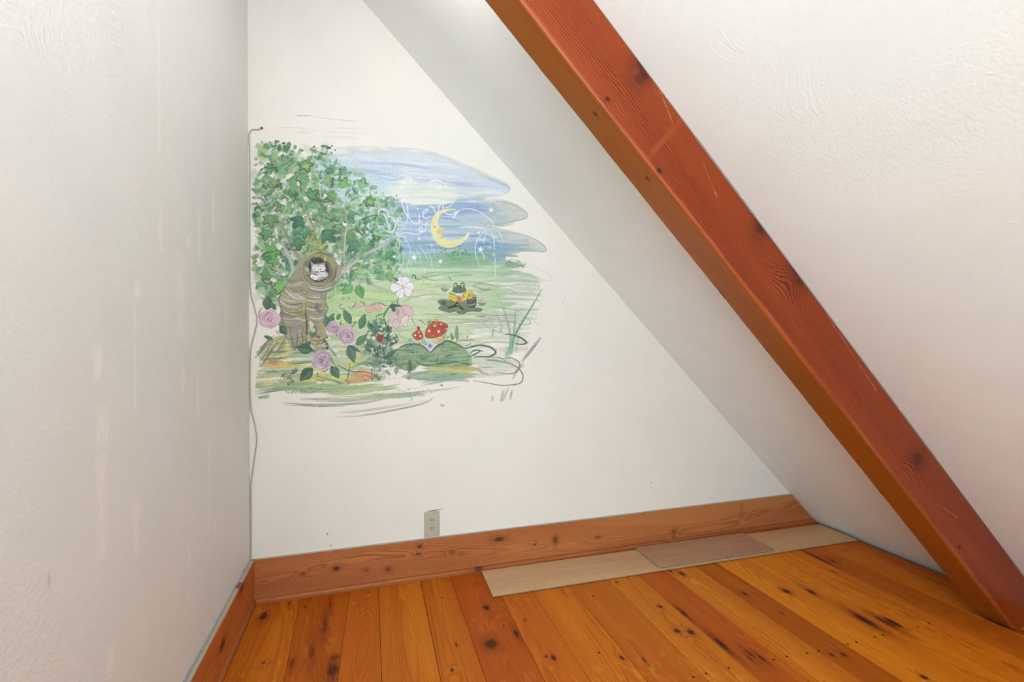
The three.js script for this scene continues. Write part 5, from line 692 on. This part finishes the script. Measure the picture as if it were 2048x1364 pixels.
  line('728,720 742,728 750,742', '#3a4c3e', 1.2, 0.8); scatter('760,735 800,735 806,758 756,756', 110, (x, y) => dab(x, y, 0.7, 0.6, 0, pick(['#8a9a88', '#5a6a5a', '#a8b0a0']), 0.6)); scatter('760,780 860,776 850,792 760,796', 120, (x, y) => dab(x, y, 0.8, 0.6, 0, '#5f8068', 0.55)); scatter('580,778 650,776 620,786 570,786', 80, (x, y) => dab(x, y, 0.7, 1.3, 0, '#4f7a66', 0.5)); scatter('600,806 650,808 640,814 590,812', 40, (x, y) => dab(x, y, 0.7, 0.9, 0, '#6a7a70', 0.5));
  for (const s of ['588,772 586,766', '592,770 594,764', '646,768 648,758', '676,770 678,760', '680,770 684,758']) line(s, '#5a5a3c', 1, 0.8, 2); for (let k = 0; k < 16; k++) line([[rr(725, 750), rr(752, 764)], [rr(715, 740), rr(750, 766)]], pick(['#d8663c', '#c8502c', '#e89060']), 1, 0.7);
  line(zoomed(720, 730, 0.1172)('855,525 880,560 885,590 850,610'), '#4a4640', 1, 0.7);

  // ---- reeds and looping brush lines on the right
  const W = zoomed(940, 560, 0.1906), GY = '#6f7a72';
  dab(1022, 690, 8, 26, 0.08, '#a4d0ac', 0.45, 0.9); dab(1014, 705, 10, 22, 0, '#bcdcbc', 0.4, 0.9);
  for (const [s, w, a] of [['430,755 440,690 462,600 520,485 600,355 680,225 760,92', 8, 0.6], ['440,720 422,580 388,430 352,310 280,140', 5.5, 0.4], ['452,640 464,520 474,420 476,300', 5.5, 0.42], ['340,490 305,420 272,350 248,300', 4, 0.22], ['426,780 430,710 440,620', 10, 0.35], ['385,800 395,740 425,680', 6, 0.25], ['322,560 330,510 345,480', 5, 0.25], ['232,600 240,545 250,500', 6, 0.25]]) { line(W(s), '#7fbf94', w, a, 2); dry(W(s), '#68ac82', w * 0.6, a * 0.7, 7, 0.3); }
  line(W('440,700 470,600 540,460 620,320'), '#4f9a6c', 2, 0.6, 1);
  for (const [s, w, a] of [['742,602 690,670 640,735 580,810 545,850', 7, 0.32], ['345,1268 370,1200 410,1120', 5, 0.16], ['418,1268 430,1200 442,1150', 5, 0.18], ['232,1275 234,1240 238,1215', 6, 0.15], ['330,1255 340,1200 352,1150', 6, 0.16], ['450,1040 490,950 560,880', 6, 0.2], ['525,560 500,640 480,760', 6, 0.16], ['320,1275 330,1262 345,1268', 7, 0.15]]) { line(W(s), '#a8a49c', w, a, 1); dry(W(s), '#9c988f', w * 0.8, a * 0.9, 8, 0.4); }
  for (const [s, w, a, col] of [['365,570 440,575 520,600 580,640 590,662 540,675 470,668', 3.4, 0.8, '#5a625c'], ['0,700 90,685 200,700 260,740 265,770 200,805 100,805 40,810', 3.6, 0.8, '#45685a'], ['230,810 330,820 375,860 470,900 530,950 555,1010 540,1070 480,1095 330,1105 180,1080 30,1055', 2.4, 0.65, '#6a7a70'], ['360,820 440,820 510,860 520,910 490,960 400,985 250,965', 2.6, 0.55, '#7a7a76'], ['205,365 300,370 420,365 500,375', 1.6, 0.5, GY], ['300,75 180,40 90,35 32,62 70,78 140,95 215,100 120,112 98,125 140,145', 1.8, 0.65, '#75806f'], ['180,470 130,450 200,415 330,420 450,445 560,468 610,465 640,440 590,395 500,370', 1.6, 0.5, '#8a948a'], ['150,480 250,530 360,560', 1.4, 0.45, '#8a9a84'], ['0,770 60,735 140,750', 2.6, 0.8, '#45685a'], ['5,800 60,775 110,745', 2.8, 0.8, '#3f6252'], ['80,910 160,915 250,915', 2, 0.5, '#7f9078'], ['170,840 270,845 370,868', 3, 0.6, '#4f7a66'], ['110,670 200,650 330,650 420,660', 1.6, 0.4, '#8aa48a'], ['60,920 110,960 200,1000', 4, 0.45, '#8aac94'], ['60,380 120,382 165,382', 1.4, 0.8, '#5a5a54'], ['390,300 480,320 560,350', 2, 0.35, '#94b89c'], ['250,195 400,200 560,195 720,220', 1.4, 0.4, '#9ab4a0'], ['380,90 460,120 490,140', 2, 0.4, '#8fb094'], ['230,40 400,20 560,10 740,30', 1.8, 0.45, '#9cbfac'], ['560,80 680,140 790,190 800,240', 1.2, 0.3, '#b0b0a8'], ['640,400 690,450 735,462', 1.2, 0.3, '#b4b2aa']]) line(W(s), col, w, a);

  // ---- moon, word and stars
  const M = zoomed(740, 380, 0.1319);
  const MOON = '1370,330 1290,305 1190,315 1090,360 1040,430 1030,500 1060,570 1120,580 1120,610 1090,640 1095,700 1150,745 1240,765 1340,745 1430,700 1505,640 1490,710 1420,790 1320,850 1210,875 1100,855 1010,790 950,690 925,580 935,460 980,370 1060,310 1180,285 1290,290';
  fill(M(MOON), '#ece2a0', 0.93);
  c.save(); poly(smooth(M(MOON), 8, true)); c.clip(); for (let k = 0; k < 40; k++) dab(...M(`${rr(930, 1450)},${rr(300, 870)}`)[0], rr(3, 8), rr(2, 4), rr(0, 3), pick(['#f2e8a8', '#e6d47c', '#f4ecc0', '#dfcf84']), 0.5, 0.8); dab(...M('1050,640')[0], 8, 7, 0.4, '#e2a850', 0.8, 0.9); dab(...M('1240,830')[0], 16, 4, -0.2, '#e8ba7c', 0.5, 0.9); dab(...M('1090,590')[0], 6, 5, 0, '#eec468', 0.8, 0.8); c.restore();
  line(M('1120,605 1080,630 1020,585'), '#b08a3c', 1, 0.7); line(M('965,565 985,560 980,580'), '#5a5034', 1, 0.9); line(M('970,545 990,560'), '#5a5034', 0.8, 0.8); line(M('1045,722 1090,720 1120,722'), '#8a6c34', 0.9, 0.8); line(M('1130,575 1125,600 1095,610'), '#c0a050', 1, 0.8); line(M('925,540 940,680 1010,790 1110,860 1210,880'), '#e8eaba', 1.6, 0.6); line(M('1420,760 1470,700 1505,640'), '#f4f6ee', 2.6, 0.8);
  const CHALK = '#edf0f4', chalk = (s, w = 1.8, a = 0.9, T = M) => line(T(s), CHALK, w, a, 1);
  dab(...M('205,345')[0], 8, 5, 0.3, '#6c7078', 0.6, 0.6);
  for (const s of ['150,410 125,350 160,300 215,292 265,320 280,360 265,395', '205,345 225,400 265,490 300,570 315,640', '235,425 290,405 350,435 385,510 370,590 325,635 260,630 215,600 205,575', '470,425 430,420 405,470 425,530 475,542 505,500', '408,478 440,455 478,428', '495,588 540,525 572,420 570,280 535,160 500,140 488,200 525,320 590,420 660,495 705,515 740,495 752,440', '752,350 745,410 745,470 770,470 800,468', '800,372 850,340 880,300 850,290 805,340 810,410 850,438 890,425 912,385', '900,262 930,250 965,285 1000,345 1030,405', '1025,400 1030,330 1060,230 1110,165 1130,160', '1130,270 1200,250 1250,200 1230,185 1150,195 1105,240 1120,310 1180,370 1250,372 1310,320', '1370,305 1310,350 1260,420', '430,700 480,660 550,645 630,660 710,672 780,640 795,590 765,565 745,595 765,630 820,630 850,580 855,510 890,470 940,465']) chalk(s, 2, 0.95);
  dab(...M('725,285')[0], 1.8, 1.8, 0, CHALK, 0.95);
  for (const s of ['430,720 447,800 440,870 418,935', '500,700 560,770 600,860 612,930 600,1010 580,1090', '500,945 513,1000 490,1110 440,1200 395,1270', '695,900 745,980 770,1070 780,1160', '725,825 790,900 850,1000 885,1085', '590,1075 568,1140 572,1200 585,1245', '615,1060 620,1120 635,1175', '815,1165 828,1220 825,1300', '905,985 930,1060 942,1180', '960,885 970,930 975,970', '430,700 340,730 200,770 100,810', '440,690 300,690 120,695', '460,700 520,710 560,735', '430,690 400,640', '395,880 400,820 430,720']) chalk(s, 1.2, 0.7);
  dab(...M('440,690')[0], 10, 6, 0, '#dfd8e4', 0.55, 0.9); dab(...M('300,640')[0], 9, 6, 0.6, '#e4dfe6', 0.4, 0.9);
  const N = zoomed(900, 380, 0.1393);
  for (const s of ['60,345 130,295 220,270 320,275 430,318 520,385 590,440 630,500 620,550 580,568 545,545 528,490', '120,548 220,534 320,530 420,540 495,548', '515,592 440,650 385,740 363,850 375,960 420,1085', '530,605 490,690 484,780', '600,630 628,710 635,800 645,860', '690,592 735,660 765,760', '455,900 490,960 485,1020', '0,360 40,350 80,310', '40,410 80,360 130,295']) chalk(s, 1.7, 0.85, N);
  line(N('645,960 648,1100 652,1250'), '#e8efe4', 2, 0.6, 0); dab(...N('600,600')[0], 8, 4, 0, '#dfe4ee', 0.5, 0.9);
  const star = (x, y, r, a = 0.95) => { const E = [], t = rr(-0.3, 0.3) - Math.PI / 2; for (let i = 0; i < 10; i++) { const q = i % 2 ? r * 0.36 : r, b = t + i * Math.PI / 5; E.push([x + Math.cos(b) * q, y + Math.sin(b) * q]); } fill(E.map((p) => p), '#f4f6f6', a, false); line([[x - r * 0.9, y - r * 0.6], [x - r * 1.2, y - r * 0.8]], '#54749c', 1.4, 0.6); };
  for (const [p, r] of [['740,740', 4], ['668,1022', 7.5], ['365,1010', 5], ['1065,1082', 5.5]]) star(...M(p)[0], r); for (const [p, r] of [['590,290', 6.5], ['412,615', 4.5], ['440,855', 7.5]]) star(...N(p)[0], r); star(733, 464, 5, 0.8);
  for (const [x, y, r] of [[...M('935,845')[0], 6], [...N('575,820')[0], 6], [...N('630,930')[0], 7], [768, 548, 4]]) for (let i = 0; i < 8; i++) { const a = i * Math.PI / 4, k = r * (i % 2 ? 0.6 : 1); line([[x, y], [x + Math.cos(a) * k, y + Math.sin(a) * k]], CHALK, 1, 0.85, 2); }
  for (let k = 0; k < 12; k++) dab(...M(`${668 + rr(-70, 70)},${1020 + rr(-90, 90)}`)[0], 0.8, 0.8, 0, CHALK, 0.9);

  // ---- the painter's signature, low on the left
  const S = zoomed(500, 680, 0.127);
  for (const s of ['482,588 520,560 560,522', '515,540 535,580 552,622', '570,565 580,600 600,610 620,585', '616,560 628,600', '640,572 640,540 650,530 668,530', '672,520 690,500 684,480 666,496 676,528 704,512', '690,470 704,490 728,476', '714,440 730,470 735,500 700,520', '548,660 556,650', '640,650 650,672 682,668 686,640 655,640 640,610 668,600']) line(S(s), '#2d3327', 1.3, 0.9, 0);
  { const o = S('610,685')[0], P = []; for (let i = 0; i <= 10; i++) P.push([o[0] + Math.cos(i * 0.63) * 2.8, o[1] + Math.sin(i * 0.63) * 2.2]); ribbon(smooth(P, 4), 1.2, '#2d3327', 0.9, 0); }

  // chalky acrylic, muted all over; thin paint lets the plaster through in fine gaps and pressure marks
  { const im = c.getImageData(0, 0, CW, CH), D = im.data; for (let y = 0, k = 3; y < CH; y++) for (let x = 0; x < CW; x++, k += 4) if (D[k]) { const m = D[k - 3] * 0.3 + D[k - 2] * 0.59 + D[k - 1] * 0.11; for (let i = 1; i < 4; i++) D[k - i] = (m + (D[k - i] - m) * 0.86) * 0.965; const n = noise(x * 0.16, y * 0.5, 61) * 0.6 + noise(x * 0.7, y * 0.7, 62) * 0.4; D[k] = clamp(D[k] * (1.06 - 0.24 * sstep(0.5, 0.85, n)), 0, 255); } c.putImageData(im, 0, 0); }

  const OUT = smooth(pts('502,420 500,350 503,300 520,278 548,274 600,262 545,256 596,228 730,238 740,270 700,286 780,286 860,294 930,318 990,346 1028,366 1024,390 1052,410 1066,430 1056,446 1020,452 1072,466 1102,492 1098,510 1062,514 1086,530 1114,554 1108,572 1092,576 1086,610 1098,650 1072,700 1088,690 1058,740 1058,770 1030,812 986,816 900,822 860,808 800,828 720,838 660,842 560,816 508,806 500,790 508,730 502,716 512,690 506,640 518,610 504,580'), 4, true);
  const sh = new THREE.Shape(OUT.map(([gx, gy]) => { const [x, y] = wallPoint(gx, gy); return new THREE.Vector2(clamp(x, MX0 + 0.001, MX1 - 0.001), clamp(y, MY0 + 0.001, MY1 - 0.001)); }));
  const g = new THREE.ShapeGeometry(sh), P = g.attributes.position, U = g.attributes.uv;
  for (let i = 0; i < P.count; i++) U.setXY(i, (P.getX(i) - MX0) / (MX1 - MX0), (P.getY(i) - MY0) / (MY1 - MY0));
  g.translate(0, 0, BACK + 0.0006);
  const tex = canvasTexture(cv, true); tex.anisotropy = 8;
  const paint = mesh('mural', g, new THREE.MeshStandardMaterial({ name: 'mural_paint', map: tex, transparent: true, roughness: 0.6 }));
  tag(paint, 'hand-painted fairy-tale mural of a tree, moon and frog on the white wall', 'mural');
}

renderer.render(scene, camera);
